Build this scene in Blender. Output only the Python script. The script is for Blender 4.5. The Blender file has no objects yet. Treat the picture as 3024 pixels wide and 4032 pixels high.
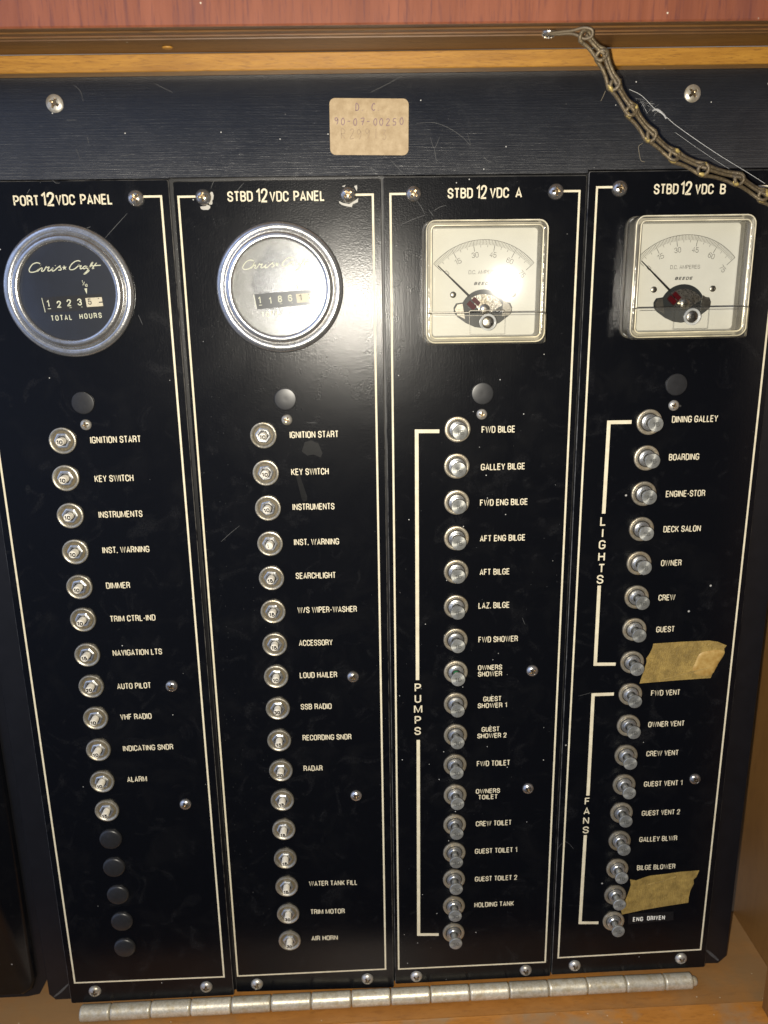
import bpy, bmesh, math, random
from mathutils import Matrix, Vector

random.seed(7)
S = 0.001                       # everything below is written in millimetres
scene = bpy.context.scene
COL = scene.collection

# ------------------------------------------------------------------ camera
cam_d = bpy.data.cameras.new('camera')
cam_d.sensor_fit = 'VERTICAL'
cam_d.sensor_height = 36.0
cam_d.sensor_width = 27.0
cam_d.lens = 3145.0 / 4032.0 * 36.0
cam_d.clip_start = 0.01
cam_d.clip_end = 50.0
cam_d.dof.use_dof = True
cam_d.dof.focus_distance = 0.428
cam_d.dof.aperture_fstop = cam_d.lens / 1.9
cam = bpy.data.objects.new('camera', cam_d)
COL.objects.link(cam)
ROT = Matrix(((0.998852, 0.02741, -0.039294), (-0.045065, 0.259157, -0.964783), (-0.016262, 0.965446, 0.260095)))
CAM = Vector((-17.59, -411.37, 68.22))
cam.matrix_world = Matrix.Translation(CAM * S) @ ROT.to_4x4()
scene.camera = cam

# ------------------------------------------------------------------ light
# dim room: a cool window far off to the upper left, the rest a dark warm cabin
world = bpy.data.worlds.new('World')
scene.world = world
world.use_nodes = True
wn = world.node_tree.nodes; wl = world.node_tree.links
wn.clear()
w_out = wn.new('ShaderNodeOutputWorld'); w_bg = wn.new('ShaderNodeBackground')
w_tc = wn.new('ShaderNodeTexCoord')
def w_lobe(d, *stops):
    dt = wn.new('ShaderNodeVectorMath'); dt.operation = 'DOT_PRODUCT'; dt.inputs[1].default_value = Vector(d).normalized()
    mr = wn.new('ShaderNodeMapRange'); mr.inputs['From Min'].default_value = -1.0
    rp = wn.new('ShaderNodeValToRGB')
    while len(rp.color_ramp.elements) < len(stops): rp.color_ramp.elements.new(0.5)
    for el, (p_, c_) in zip(rp.color_ramp.elements, stops): el.position = p_; el.color = (*c_, 1)
    wl.new(w_tc.outputs['Generated'], dt.inputs[0]); wl.new(dt.outputs['Value'], mr.inputs['Value']); wl.new(mr.outputs['Result'], rp.inputs['Fac'])
    return rp.outputs['Color']
def w_op(op, a_, b_):
    q = wn.new('ShaderNodeVectorMath'); q.operation = op; wl.new(a_, q.inputs[0]); wl.new(b_, q.inputs[1]); return q.outputs['Vector']
# the dim cabin, its darkest part where the photographer stands, and a cool window to the upper left
w_room = w_lobe((0.15, -0.85, -0.5), (0.60, (0.15, 0.147, 0.145)), (0.76, (0.055, 0.055, 0.058)), (0.88, (0.006, 0.006, 0.008)))
w_win = w_lobe((-0.80, -0.52, 0.30), (0.70, (0, 0, 0)), (0.86, (0.08, 0.115, 0.21)), (0.96, (0.36, 0.52, 0.95)))
w_noise = wn.new('ShaderNodeTexNoise'); w_noise.inputs['Scale'].default_value = 2.6; w_noise.inputs['Detail'].default_value = 3
w_nr = wn.new('ShaderNodeValToRGB')
w_nr.color_ramp.elements[0].position = 0.40; w_nr.color_ramp.elements[0].color = (0.45, 0.45, 0.45, 1)
w_nr.color_ramp.elements[1].position = 0.62; w_nr.color_ramp.elements[1].color = (1.7, 1.7, 1.7, 1)
wl.new(w_tc.outputs['Generated'], w_noise.inputs['Vector']); wl.new(w_noise.outputs['Fac'], w_nr.inputs['Fac'])
wl.new(w_op('MULTIPLY', w_op('ADD', w_room, w_win), w_nr.outputs['Color']), w_bg.inputs['Color'])
w_bg.inputs['Strength'].default_value = 1.0
wl.new(w_bg.outputs['Background'], w_out.inputs['Surface'])

# the phone's flash, a finger's breadth beside the lens
flash_d = bpy.data.lights.new('flash', 'POINT')
flash_d.energy = 12.0
flash_d.color = (1.0, 0.93, 0.80)
flash_d.shadow_soft_size = 0.0035
flash = bpy.data.objects.new('flash', flash_d)
COL.objects.link(flash)
flash.location = (CAM + ROT @ Vector((-13.0, -9.0, 0.0))) * S

scene.view_settings.view_transform = 'Standard'
scene.view_settings.look = 'None'
scene.view_settings.exposure = 0.0
scene.view_settings.gamma = 1.0
scene.view_settings.use_curve_mapping = False
DATA = {'border': {0: ((-104.73, 116.2), (-105.93, -340.94), (-197.86, -339.91)),
            1: ((-97.21, 116.29), (-3.67, 115.99), (-4.71, -341.95), (-98.03, -344.11)),
            2: ((4.86, 116.14), (97.29, 116.51), (97.15, -342.76), (3.65, -342.54)),
            3: ((105.68, 118.03), (105.28, -339.41), (197.27, -338.52), (197.87, 22.55))},
 'botscrew': ((0, (-186.14, -346.64)), (0, (-117.37, -347.64)), (1, (-86.2, -350.44)), (1, (-16.32, -348.77)), (2, (14.76, -348.56)), (2, (84.79, -348.04)), (3, (116.1, -345.85)),
              (3, (184.89, -344.38))),
 'brackets': {'fa': (((130.16, -155.29), (118.08, -155.27), (118.42, -221.86)), ((118.21, -249.43), (118.06, -313.42), (129.77, -314.09))),
              'li': (((130.26, 2.56), (118.19, 2.64), (118.17, -47.02)), ((118.01, -88.44), (118.27, -136.08), (130.11, -136.45))),
              'pu': (((28.83, -0.06), (16.96, 0.22), (16.65, -142.25)), ((16.87, -180.42), (16.42, -316.87), (29.01, -317.6)))},
 'brk': {0: ((-164.58, -0.14), (-165.36, -19.65), (-165.38, -39.8), (-165.05, -59.72), (-165.18, -79.52), (-165.36, -98.41), (-165.44, -119.19), (-165.37, -138.24),
             (-165.11, -157.95), (-165.72, -178.02), (-165.83, -198.52), (-165.15, -217.81), (-165.03, -237.14), (-165.05, -256.58), (-164.79, -276.1), (-164.35, -295.4),
             (-164.48, -314.61)),
         1: ((-62.71, -0.16), (-62.56, -20.09), (-62.45, -39.23), (-62.39, -59.0), (-62.64, -78.62), (-62.79, -98.09), (-62.88, -117.83), (-63.12, -137.41), (-63.19, -157.37),
             (-63.44, -177.72), (-63.46, -197.51), (-63.55, -217.37), (-63.7, -237.4), (-63.76, -257.69), (-63.89, -277.64), (-63.99, -297.65), (-63.97, -317.52)),
         2: ((38.3, 0.78), (38.02, -18.74), (38.17, -38.5), (38.18, -58.47), (38.13, -77.68), (38.22, -98.2), (38.08, -118.1), (38.37, -137.77), (38.44, -157.77), (38.51, -177.9),
             (38.35, -197.5), (38.56, -217.69), (38.41, -238.07), (38.36, -257.66), (38.27, -276.86), (38.34, -296.37), (38.28, -316.33)),
         3: ((139.51, 2.37), (139.41, -16.8), (139.26, -36.37), (139.35, -56.21), (139.3, -75.79), (139.29, -95.71), (139.33, -115.22), (139.37, -135.33), (139.66, -155.54),
             (139.87, -175.66), (139.66, -195.38), (139.74, -215.11), (139.35, -234.38), (139.43, -254.11), (139.22, -274.11), (139.0, -293.32), (139.11, -312.87))},
 'chain': ((84.2, -41.0, 175.06), (92.89, -39.3, 165.29), (99.42, -37.6, 154.45), (108.06, -35.9, 144.5), (117.91, -34.2, 134.77), (129.56, -32.5, 126.76), (144.04, -30.8, 121.19),
           (161.22, -29.1, 117.3), (174.27, -27.4, 110.32), (187.29, -25.7, 103.75), (200.42, -24.0, 98.17)),
 'chips': (((-81.51, 118.27), (-80.63, 118.26), (-80.2, 116.6), (-80.54, 114.94), (-81.13, 114.33), (-80.97, 113.5), (-81.26, 112.57), (-82.59, 112.58), (-82.75, 113.31),
            (-82.04, 117.04)),
           ((-87.07, 111.71), (-84.63, 111.89), (-83.48, 112.49), (-82.19, 111.95), (-82.26, 111.02), (-83.2, 110.2), (-85.64, 110.23), (-86.71, 110.66)),
           ((-19.95, 113.28), (-18.37, 112.42), (-15.13, 111.82), (-11.83, 113.72), (-10.62, 114.53), (-10.97, 112.6), (-13.36, 111.8), (-13.99, 110.41), (-16.64, 110.9),
            (-18.7, 111.48), (-19.97, 112.45)),
           ((-12.55, 119.92), (-11.25, 120.34), (-11.04, 119.24), (-11.32, 117.59)), ((-18.45, 119.89), (-16.66, 120.52), (-17.28, 119.6))),
 'cobweb': ((118.54, -0.5, 160.97), (124.3, -1.5, 158.06), (130.86, -3, 151.72), (134.74, -4, 149.15), (140.27, -5, 144.57), (150.44, -7, 137.41), (161.37, -9, 130.23),
            (174.64, -11, 122.33), (182.91, -12, 117.33)),
 'cornerscratch': (((-214.32, -355.01), (-209.0, -350.54), (-204.1, -345.47)), ((203.72, -343.89), (207.63, -347.77), (212.36, -352.57))),
 'crease1': ((156.83, -147.25), (168.76, -144.24), (179.28, -141.56), (189.14, -139.62)),
 'crease2': ((159.36, -286.96), (168.89, -284.3), (176.51, -282.21)),
 'dymo': ((148.27, -308.16), (177.1, -308.05), (177.61, -314.49), (148.78, -316.12)),
 'dymotext': ((151.5, -312.42), (172.46, -311.86)),
 'flap': ((177.2, -134.19), (179.08, -131.21), (185.38, -129.92), (191.81, -130.16), (192.75, -132.48), (189.75, -138.49), (186.11, -145.68), (178.15, -144.99), (175.0, -141.78),
          (176.11, -137.97)),
 'flashfoot': (-15.02, 68.74),
 'hook': ((70.97, -48.28, 173.0), (76.67, -50.44, 173.0), (84.72, -40, 176.96), (87.49, -40, 175.34), (84.88, -40, 173.83)),
 'hookscrew': (72.06, -41.03, 173.3),
 'lab': {0: (('IGNITION START', -138.09, -0.23, 25.59), ('KEY SWITCH', -140.96, -20.56, 19.94), ('INSTRUMENTS', -139.58, -39.93, 22.73), ('INST. WARNING', -138.72, -59.49, 24.68),
             ('DIMMER', -144.88, -79.52, 12.73), ('TRIM CTRL-IND', -138.92, -98.72, 24.48), ('NAVIGATION LTS', -138.37, -118.92, 26.84), ('AUTO PILOT', -142.13, -139.15, 18.66),
             ('VHF RADIO', -142.91, -158.21, 17.44), ('INDICATING SNDR', -137.94, -178.18, 28.34), ('ALARM', -146.12, -198.26, 11.28)),
         1: (('IGNITION START', -36.47, -0.31, 25.3), ('KEY SWITCH', -39.43, -19.98, 19.69), ('INSTRUMENTS', -38.31, -39.07, 22.26), ('INST. WARNING', -37.43, -58.68, 24.24),
             ('SEARCHLIGHT', -38.59, -77.87, 21.79), ('W/S WIPER-WASHER', -33.08, -97.9, 32.72), ('ACCESSORY', -40.12, -117.57, 18.76), ('LOUD HAILER', -39.36, -137.3, 21.05),
             ('SSB RADIO', -41.39, -157.02, 17.59), ('RECORDING SNDR', -35.9, -176.85, 28.17), ('RADAR', -44.74, -196.89, 11.06), ('WATER TANK FILL', -35.66, -276.56, 29.41),
             ('TRIM MOTOR', -39.72, -297.17, 21.08), ('AIR HORN', -42.27, -316.88, 16.41)),
         2: (('FWD BILGE', 59.89, 0.24, 17.64), ('GALLEY BILGE', 62.77, -19.72, 23.57), ('FWD ENG BILGE', 63.71, -39.26, 25.77), ('AFT ENG BILGE', 63.46, -59.32, 24.81),
             ('AFT BILGE', 59.49, -78.6, 16.54), ('LAZ. BILGE', 59.51, -98.26, 17.35), ('FWD SHOWER', 62.27, -118.76, 22.29), ('OWNERS', 57.98, -136.15, 13.73),
             ('SHOWER', 58.05, -139.89, 13.76), ('GUEST', 59.69, -155.91, 10.49), ('SHOWER 1', 59.76, -159.81, 16.9), ('GUEST', 59.02, -175.38, 10.39),
             ('SHOWER 2', 59.92, -179.33, 17.1), ('FWD TOILET', 61.14, -197.7, 19.6), ('OWNERS', 58.2, -216.4, 14.4), ('TOILET', 58.27, -220.18, 11.67),
             ('CREW TOILET', 62.1, -238.56, 21.61), ('GUEST TOILET 1', 63.9, -257.86, 25.81), ('GUEST TOILET 2', 64.3, -277.84, 26.1), ('HOLDING TANK', 63.53, -296.82, 24.61)),
         3: (('DINING GALLEY', 164.1, 3.4, 24.6), ('BOARDING', 159.94, -16.85, 16.37), ('ENGINE-STOR', 162.41, -37.03, 21.57), ('DECK SALON', 162.16, -56.87, 20.73),
             ('OWNER', 157.67, -76.35, 11.51), ('CREW', 156.77, -96.77, 9.55), ('GUEST', 157.4, -115.93, 10.51), ('FWD VENT', 160.55, -155.65, 17.04),
             ('OWNER VENT', 162.57, -175.9, 21.55), ('CREW VENT', 161.7, -195.18, 19.26), ('GUEST VENT 1', 163.7, -215.68, 23.38), ('GUEST VENT 2', 163.79, -235.77, 23.4),
             ('GALLEY BLWR', 163.55, -254.23, 23.44), ('BILGE BLOWER', 163.75, -274.55, 23.99))},
 'lint': (((107.28, 160.49), (106.31, 158.18), (105.31, 156.19)), ((126.63, 137.47), (124.84, 136.11), (125.45, 132.67), (126.39, 129.9), (128.34, 129.19))),
 'm1': (-152.63, 73.14),
 'm2': (-50.45, 73.27),
 'mlogo': None,
 'platescrew': ((-149.72, 156.8), (149.26, 159.15)),
 'plugscrew': ((-152.19, 7.71), (-50.24, 7.62), (50.97, 8.38), (152.1, 10.77)),
 'plugtop': ((-152.36, 18.86), (-50.55, 18.25), (51.21, 19.13), (152.53, 21.65)),
 'scratch': ((9, ((17.62, 147.14), (25.68, 147.41), (33.03, 145.01), (39.68, 140.92), (43.42, 137.5), (41.88, 142.25))), (9, ((24.21, 141.04), (26.05, 136.29), (28.62, 141.01))),
             (9, ((26.05, 136.29), (27.16, 130.15))), (9, ((4.98, 131.38), (11.56, 124.81))), (9, ((49.8, 132.33), (51.69, 130.6), (53.94, 129.89))),
             (9, ((-140.39, 164.57), (-137.54, 161.98), (-136.65, 157.45))), (9, ((-145.28, 149.82), (-140.48, 149.78))),
             (9, ((-154.77, 124.11), (-153.5, 122.74), (-151.36, 122.65))), (9, ((-103.51, 165.0), (-99.45, 163.04), (-95.38, 161.07))),
             (9, ((-4.0, 160.51), (4.0, 164.06), (12.7, 168.24))), (9, ((-136.53, 142.7), (-136.15, 139.71))), (9, ((-142.43, 137.77), (-140.82, 133.08))),
             (9, ((-122.08, 134.24), (-115.56, 134.86))), (0, ((-132.91, 97.85), (-127.74, 102.8), (-121.34, 108.81))), (0, ((-120.62, 61.56), (-118.97, 56.82))),
             (0, ((-141.74, 102.15), (-139.33, 102.95))), (0, ((-167.4, 118.09), (-165.7, 120.24))), (1, ((-88.57, -57.49), (-83.54, -52.99), (-78.16, -48.8))),
             (1, ((-40.1, 5.84), (-34.71, 5.74))), (1, ((-81.35, 119.67), (-79.31, 123.48), (-76.68, 123.44))), (1, ((-69.11, 118.4), (-65.35, 122.19))),
             (2, ((17.79, 112.81), (19.87, 110.0), (21.65, 106.62))), (2, ((25.84, 108.25), (28.83, 109.9), (31.82, 110.7))),
             (2, ((9.64, 101.98), (15.65, 104.44), (21.65, 106.34))), (2, ((23.45, 108.84), (25.84, 105.72))), (2, ((75.56, -106.35), (77.05, -110.09))),
             (3, ((101.14, -260.39), (102.87, -256.08), (106.55, -253.53), (111.53, -258.72))), (3, ((109.47, -155.86), (117.22, -153.83)))),
 'sidescrew': ((0, (-121.41, -140.1)), (0, (-119.81, -216.13)), (1, (-19.91, -138.88)), (1, (-20.08, -215.88)), (2, (82.21, -138.9)), (2, (82.16, -215.58)),
               (3, (182.73, -213.41))),
 'smear': ((1, ((-47.03, -21.47), (-44.76, -21.19), (-44.23, -23.84), (-41.4, -33.56), (-41.62, -35.56), (-43.48, -36.53), (-44.38, -34.84))),
           (1, ((-41.47, -4.28), (-38.25, -3.37), (-34.49, -5.06), (-32.44, -10.29), (-33.49, -12.55), (-37.27, -10.85), (-40.49, -11.44), (-43.27, -9.1)))),
 'sticker': ((-22.99, 158.32), (14.0, 157.75), (13.68, 133.18), (-23.7, 133.86)),
 'tape1': ((151.03, -124.49), (167.1, -123.94), (183.39, -123.78), (188.45, -124.72), (193.81, -127.19), (192.42, -129.04), (193.04, -131.73), (189.67, -137.72), (187.59, -142.26),
           (186.25, -147.24), (165.48, -147.98), (144.8, -149.1), (145.44, -146.03), (146.47, -142.22), (147.27, -138.41), (148.03, -136.14), (147.63, -133.46), (149.22, -130.85),
           (150.72, -127.12)),
 'tape2': ((147.9, -282.71), (151.85, -283.72), (156.1, -282.02), (159.89, -280.76), (170.5, -279.86), (180.13, -278.79), (191.09, -278.47), (189.73, -282.92), (187.96, -285.09),
           (188.5, -287.97), (186.68, -293.01), (186.08, -297.56), (186.16, -301.95), (172.33, -303.72), (157.74, -305.8), (144.37, -308.52), (143.47, -305.0), (145.32, -303.37),
           (145.94, -297.64), (147.53, -292.01), (148.66, -286.95)),
 'tit': {0: (('PORT', -168.15, 115.0, 11.87), ('12', -158.03, 115.81, 6.17), ('VDC', -149.84, 115.18, 8.99), ('PANEL', -135.29, 115.23, 15.11)),
         1: (('STBD', -67.58, 116.06, 12.17), ('12', -57.12, 116.58, 5.59), ('VDC', -48.8, 115.8, 9.13), ('PANEL', -34.35, 115.81, 15.03)),
         2: (('STBD', 38.81, 116.14, 12.24), ('12', 49.19, 116.81, 5.2), ('VDC', 57.95, 116.15, 9.29), ('A', 67.42, 116.05, 3.3)),
         3: (('STBD', 139.99, 116.88, 12.17), ('12', 149.88, 117.44, 5.67), ('VDC', 159.01, 116.67, 9.17), ('B', 168.28, 116.58, 2.88))},
 'topscrew': ((0, (-116.55, 115.45)), (1, (-85.18, 115.98)), (1, (-15.63, 116.1)), (2, (16.06, 116.1)), (2, (85.65, 116.34)), (3, (116.82, 117.33))),
 'vert': {'FANS': ((118.25, -225.77), (118.21, -232.48), (118.17, -239.14), (118.31, -245.74)),
          'LIGHTS': ((118.14, -51.29), (118.24, -58.02), (118.34, -64.66), (118.38, -71.57), (118.76, -78.33), (118.29, -84.76)),
          'PUMPS': ((16.83, -147.0), (16.79, -153.94), (16.9, -160.55), (16.72, -167.59), (16.54, -174.6))}}
# ------------------------------------------------------------------ materials
class NT:
    """small helper round a material's node tree; texture space is in millimetres"""
    def __init__(self, name):
        self.m = bpy.data.materials.new(name)
        self.m.use_nodes = True
        self.n = self.m.node_tree.nodes; self.l = self.m.node_tree.links
        self.b = self.n['Principled BSDF']; self.out = self.n['Material Output']
        tc = self.n.new('ShaderNodeTexCoord'); mp = self.n.new('ShaderNodeVectorMath'); mp.operation = 'SCALE'
        mp.inputs['Scale'].default_value = 1000.0
        self.l.new(tc.outputs['Object'], mp.inputs[0])
        oi = self.n.new('ShaderNodeObjectInfo'); self.rand = oi.outputs['Random']
        sh = self.n.new('ShaderNodeVectorMath'); sh.operation = 'MULTIPLY_ADD'     # every object gets its own piece of the texture
        self.l.new(oi.outputs['Random'], sh.inputs[0]); sh.inputs[1].default_value = (217, 331, 173); self.l.new(mp.outputs['Vector'], sh.inputs[2])
        self.raw = mp.outputs['Vector']; self.co = sh.outputs['Vector']
    def set(self, **k):
        for a, v in k.items():
            s = self.b.inputs[a.replace('_', ' ')]
            if isinstance(v, bpy.types.NodeSocket): self.l.new(v, s)
            else: s.default_value = (*v, 1) if isinstance(v, tuple) and len(v) == 3 else v
        return self
    def scaled(self, v, src=None):
        n = self.n.new('ShaderNodeVectorMath'); n.operation = 'MULTIPLY'
        self.l.new(src or self.co, n.inputs[0]); n.inputs[1].default_value = v
        return n.outputs['Vector']
    def noise(self, scale=1.0, detail=4, rough=0.5, vec=None, dist=0.0):
        n = self.n.new('ShaderNodeTexNoise')
        self.l.new(vec or self.co, n.inputs['Vector'])
        n.inputs['Scale'].default_value = scale; n.inputs['Detail'].default_value = detail
        n.inputs['Roughness'].default_value = rough; n.inputs['Distortion'].default_value = dist
        return n.outputs['Fac']
    def voro(self, scale, out='Distance', vec=None):
        n = self.n.new('ShaderNodeTexVoronoi'); self.l.new(vec or self.co, n.inputs['Vector'])
        n.inputs['Scale'].default_value = scale
        return n.outputs[out]
    def ramp(self, fac, *stops):
        n = self.n.new('ShaderNodeValToRGB'); r = n.color_ramp
        while len(r.elements) < len(stops): r.elements.new(0.5)
        for el, (p, c) in zip(r.elements, stops):
            el.position = p; el.color = (c, c, c, 1) if isinstance(c, (int, float)) else (*c, 1)
        self.l.new(fac, n.inputs['Fac'])
        return n.outputs['Color']
    def math(self, op, a, b=None):
        n = self.n.new('ShaderNodeMath'); n.operation = op
        for i, v in enumerate((a, b)):
            if v is None: continue
            if isinstance(v, bpy.types.NodeSocket): self.l.new(v, n.inputs[i])
            else: n.inputs[i].default_value = v
        return n.outputs[0]
    def mix(self, fac, a, b, mode='MIX'):
        n = self.n.new('ShaderNodeMix'); n.data_type = 'RGBA'; n.blend_type = mode
        for s, v in ((n.inputs[0], fac), (n.inputs[6], a), (n.inputs[7], b)):
            if isinstance(v, bpy.types.NodeSocket): self.l.new(v, s)
            else: s.default_value = (*v, 1) if isinstance(v, tuple) else v
        return n.outputs[2]
    def bump(self, h, dist=0.0002, strength=1.0):
        n = self.n.new('ShaderNodeBump'); n.inputs['Strength'].default_value = strength
        n.inputs['Distance'].default_value = dist
        self.l.new(h, n.inputs['Height']); self.l.new(n.outputs['Normal'], self.b.inputs['Normal'])
        return self

def specks(t, base, amount, col=(0.30, 0.29, 0.27), scale=0.16, size=0.035):
    d = t.voro(scale); c = t.voro(scale, 'Color')
    near = t.ramp(d, (size * 0.55, 1.0), (size, 0.0))
    keep = t.ramp(c, (1 - amount - 0.02, 0.0), (1 - amount, 1.0))
    return t.mix(t.math('MULTIPLY', near, keep), base, col)

AROT = 0.0
def black_paint(name, brush):
    t = NT(name)
    if brush == 'x':
        st = t.noise(1.0, 5, 0.7, t.scaled((0.03, 1, 2.0)))
    else:
        st = t.noise(1.0, 5, 0.7, t.scaled((1.5, 1, 0.05)))
    fine = t.noise(1.0, 2, 0.5, t.scaled((1.5, 1.5, 1.5)))
    dust = t.noise(0.045, 6, 0.62, dist=0.6)
    smudge = t.noise(0.022, 5, 0.6, dist=1.2)
    wipe = t.math('MULTIPLY', t.ramp(t.noise(0.05, 4, 0.55, dist=2.0), (0.58, 0.0), (0.74, 1.0)), t.ramp(t.noise(1.1, 5, 0.7), (0.35, 0.0), (0.75, 1.0)))
    base = t.mix(t.ramp(dust, (0.50, 0.0), (0.78, 0.5)), (0.0030, 0.0033, 0.0045), (0.0085, 0.0085, 0.009))
    base = t.mix(wipe, base, (0.015, 0.015, 0.016))
    base = specks(t, base, 0.30, (0.55, 0.54, 0.50), 0.13, 0.045)
    base = specks(t, base, 0.12, (0.40, 0.39, 0.36), 0.075, 0.055)
    base = specks(t, base, 0.40, (0.10, 0.10, 0.10), 0.36, 0.06)
    h = t.mix(0.22, st, fine) if brush == 'x' else t.mix(0.62, st, fine)
    t.set(Base_Color=base, Roughness=t.ramp(smudge, (0.3, 0.205), (0.75, 0.25)) if brush == 'z' else t.ramp(smudge, (0.3, 0.33), (0.75, 0.40)), Specular_IOR_Level=0.21)
    if brush == 'x':
        cx = t.n.new('ShaderNodeCombineXYZ'); cx.inputs[0].default_value = 1.0
        t.l.new(cx.outputs[0], t.b.inputs['Tangent'])
        t.set(Anisotropic=0.85, Anisotropic_Rotation=AROT, Roughness=t.ramp(smudge, (0.3, 0.32), (0.75, 0.40)), Specular_IOR_Level=1.0)
    t.bump(h, 0.00007 if brush == 'x' else 0.00007, 1.0)
    return t.m

def metal(name, col, rough, bump=0.0, bscale=1.5, var=0.12, stain=None, dull=0.0):
    t = NT(name)
    n = t.noise(0.8, 4, 0.6)
    c = t.mix(t.ramp(n, (0.35, 0.0), (0.7, 1.0)), tuple(x * (1 - var * 2) for x in col), col)
    if stain: c = t.mix(t.ramp(t.noise(0.22, 5, 0.65), (0.48, 0.0), (0.66, 0.8)), c, stain)
    c = t.mix(1.0, c, t.ramp(t.rand, (0.0, 0.78), (1.0, 1.08)), 'MULTIPLY')
    t.set(Base_Color=c, Metallic=1.0 - dull, Roughness=t.ramp(t.noise(1.7, 3), (0.3, rough * 0.8), (0.7, rough * 1.25)))
    if bump: t.bump(t.noise(bscale, 3, 0.6), bump)
    return t.m

def plain(name, col, rough=0.6, var=0.12, scale=0.7, spec=0.4):
    t = NT(name)
    t.set(Base_Color=t.mix(t.ramp(t.noise(scale, 4, 0.6), (0.35, 0.0), (0.7, 1.0)), tuple(x * (1 - var) for x in col), col), Roughness=rough, Specular_IOR_Level=spec)
    return t.m

def wood(name, a, b, dark, vec, coat=0.2, rough=0.45, dust=None, dustlim=(0.5, 0.7), streak=1.0, spk=0.25, side=False):
    t = NT(name)
    v = t.scaled(vec)
    g1 = t.noise(1.0, 6, 0.62, v, 0.5)
    g2 = t.noise(4.5, 4, 0.65, v, 0.3)
    g3 = t.noise(0.25, 3, 0.5, v, 0.4)
    c = t.mix(t.ramp(g1, (0.35, 0.0), (0.68, 1.0)), a, b)
    c = t.mix(t.ramp(g2, (0.52, 0.0), (0.66, 0.75 * streak)), c, dark)
    c = t.mix(t.ramp(g3, (0.55, 0.0), (0.72, 0.5 * streak)), c, dark)
    if dust:
        d = t.noise(0.028, 6, 0.6, dist=0.3)
        if side:        # dust has settled towards both ends of the board
            sx = t.n.new('ShaderNodeSeparateXYZ'); t.l.new(t.raw, sx.inputs[0])
            d = t.math('ADD', t.math('MULTIPLY', d, 0.6), t.math('MULTIPLY', t.math('ABSOLUTE', t.math('ADD', sx.outputs['X'], -10.0)), 0.00165))
        c = t.mix(t.ramp(d, (dustlim[0], 0.0), (dustlim[1], 0.8)), c, dust)
    c = specks(t, c, spk, (0.62, 0.55, 0.42), 0.11, 0.05)
    t.set(Base_Color=c, Roughness=rough, Coat_Weight=coat, Coat_Roughness=0.3)
    t.bump(g2, 0.00012, 0.6)
    return t.m

def clear(name, alpha, tint=(1, 1, 1), rough=0.04, haze=0.0, hazecol=(0.8, 0.77, 0.66), bump=0.0, bscale=1.0, spots=0.0):
    """thin clear plastic: mostly see-through, a fresnel reflection, some milky haze"""
    t = NT(name)
    tr = t.n.new('ShaderNodeBsdfTransparent'); tr.inputs['Color'].default_value = (*[x * alpha for x in tint], 1)
    gl = t.n.new('ShaderNodeBsdfGlossy'); gl.inputs['Roughness'].default_value = rough
    df = t.n.new('ShaderNodeBsdfDiffuse'); df.inputs['Color'].default_value = (*hazecol, 1)
    fr = t.n.new('ShaderNodeFresnel'); fr.inputs['IOR'].default_value = 1.49
    if bump:
        bn = t.n.new('ShaderNodeBump'); bn.inputs['Distance'].default_value = bump
        t.l.new(t.noise(bscale, 3, 0.6), bn.inputs['Height'])
        for q in (gl, fr, df): t.l.new(bn.outputs['Normal'], q.inputs['Normal'])
    m1 = t.n.new('ShaderNodeMixShader'); m2 = t.n.new('ShaderNodeMixShader')
    if haze:
        hz = t.ramp(t.noise(0.09, 4, 0.5), (0.3, haze * 0.6), (0.75, min(1.0, haze * 1.4)))
        t.l.new(hz, m1.inputs['Fac'])
    else: m1.inputs['Fac'].default_value = 0.0
    t.l.new(tr.outputs[0], m1.inputs[1]); t.l.new(df.outputs[0], m1.inputs[2])
    t.l.new(fr.outputs[0], m2.inputs['Fac']); t.l.new(m1.outputs[0], m2.inputs[1]); t.l.new(gl.outputs[0], m2.inputs[2])
    t.l.new(m2.outputs[0], t.out.inputs['Surface'])
    return t.m

M = {}
M['plate'] = black_paint('brushed_black_plate', 'x')
M['panel'] = black_paint('brushed_black_panel', 'z')
M['chassis'] = plain('black_chassis', (0.006, 0.006, 0.0075), 0.42, 0.3, 0.1)
t = NT('cream_print')
c = t.mix(t.ramp(t.noise(0.25, 4, 0.6), (0.35, 0.0), (0.7, 1.0)), (0.60, 0.53, 0.37), (0.73, 0.66, 0.47))
c = t.mix(t.ramp(t.noise(0.9, 4, 0.7), (0.66, 0.0), (0.74, 0.8)), c, (0.10, 0.09, 0.07))      # rubbed spots
t.set(Base_Color=c, Roughness=0.55)
M['cream'] = t.m
t = NT('worn_edge')
wear = t.ramp(t.noise(0.12, 5, 0.6), (0.34, 0.0), (0.70, 1.0))
t.set(Base_Color=t.mix(wear, (0.010, 0.010, 0.012), (0.22, 0.21, 0.19)), Metallic=t.math('MULTIPLY', wear, 0.5), Roughness=0.4)
M['edge'] = t.m
M['chrome'] = metal('screw_chrome', (0.70, 0.68, 0.65), 0.22, 0.00003, 1.0, 0.12, (0.42, 0.36, 0.26), 0.1)
M['recess'] = metal('screw_recess', (0.34, 0.26, 0.16), 0.35)
M['steel'] = metal('dull_steel', (0.58, 0.55, 0.49), 0.36, 0.00004, 1.2, 0.12, (0.36, 0.31, 0.21), 0.35)
M['flange_a'] = metal('zinc_flange', (0.53, 0.49, 0.40), 0.36, 0.0001, 1.6, 0.18, (0.36, 0.31, 0.21), 0.30)
M['flange_b'] = metal('yellowed_flange', (0.56, 0.50, 0.38), 0.36, 0.0001, 1.6, 0.16, (0.42, 0.33, 0.20), 0.30)
M['nut'] = metal('bright_nut', (0.66, 0.66, 0.64), 0.27, 0.00004, 2.0, 0.15, None, 0.15)
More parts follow.
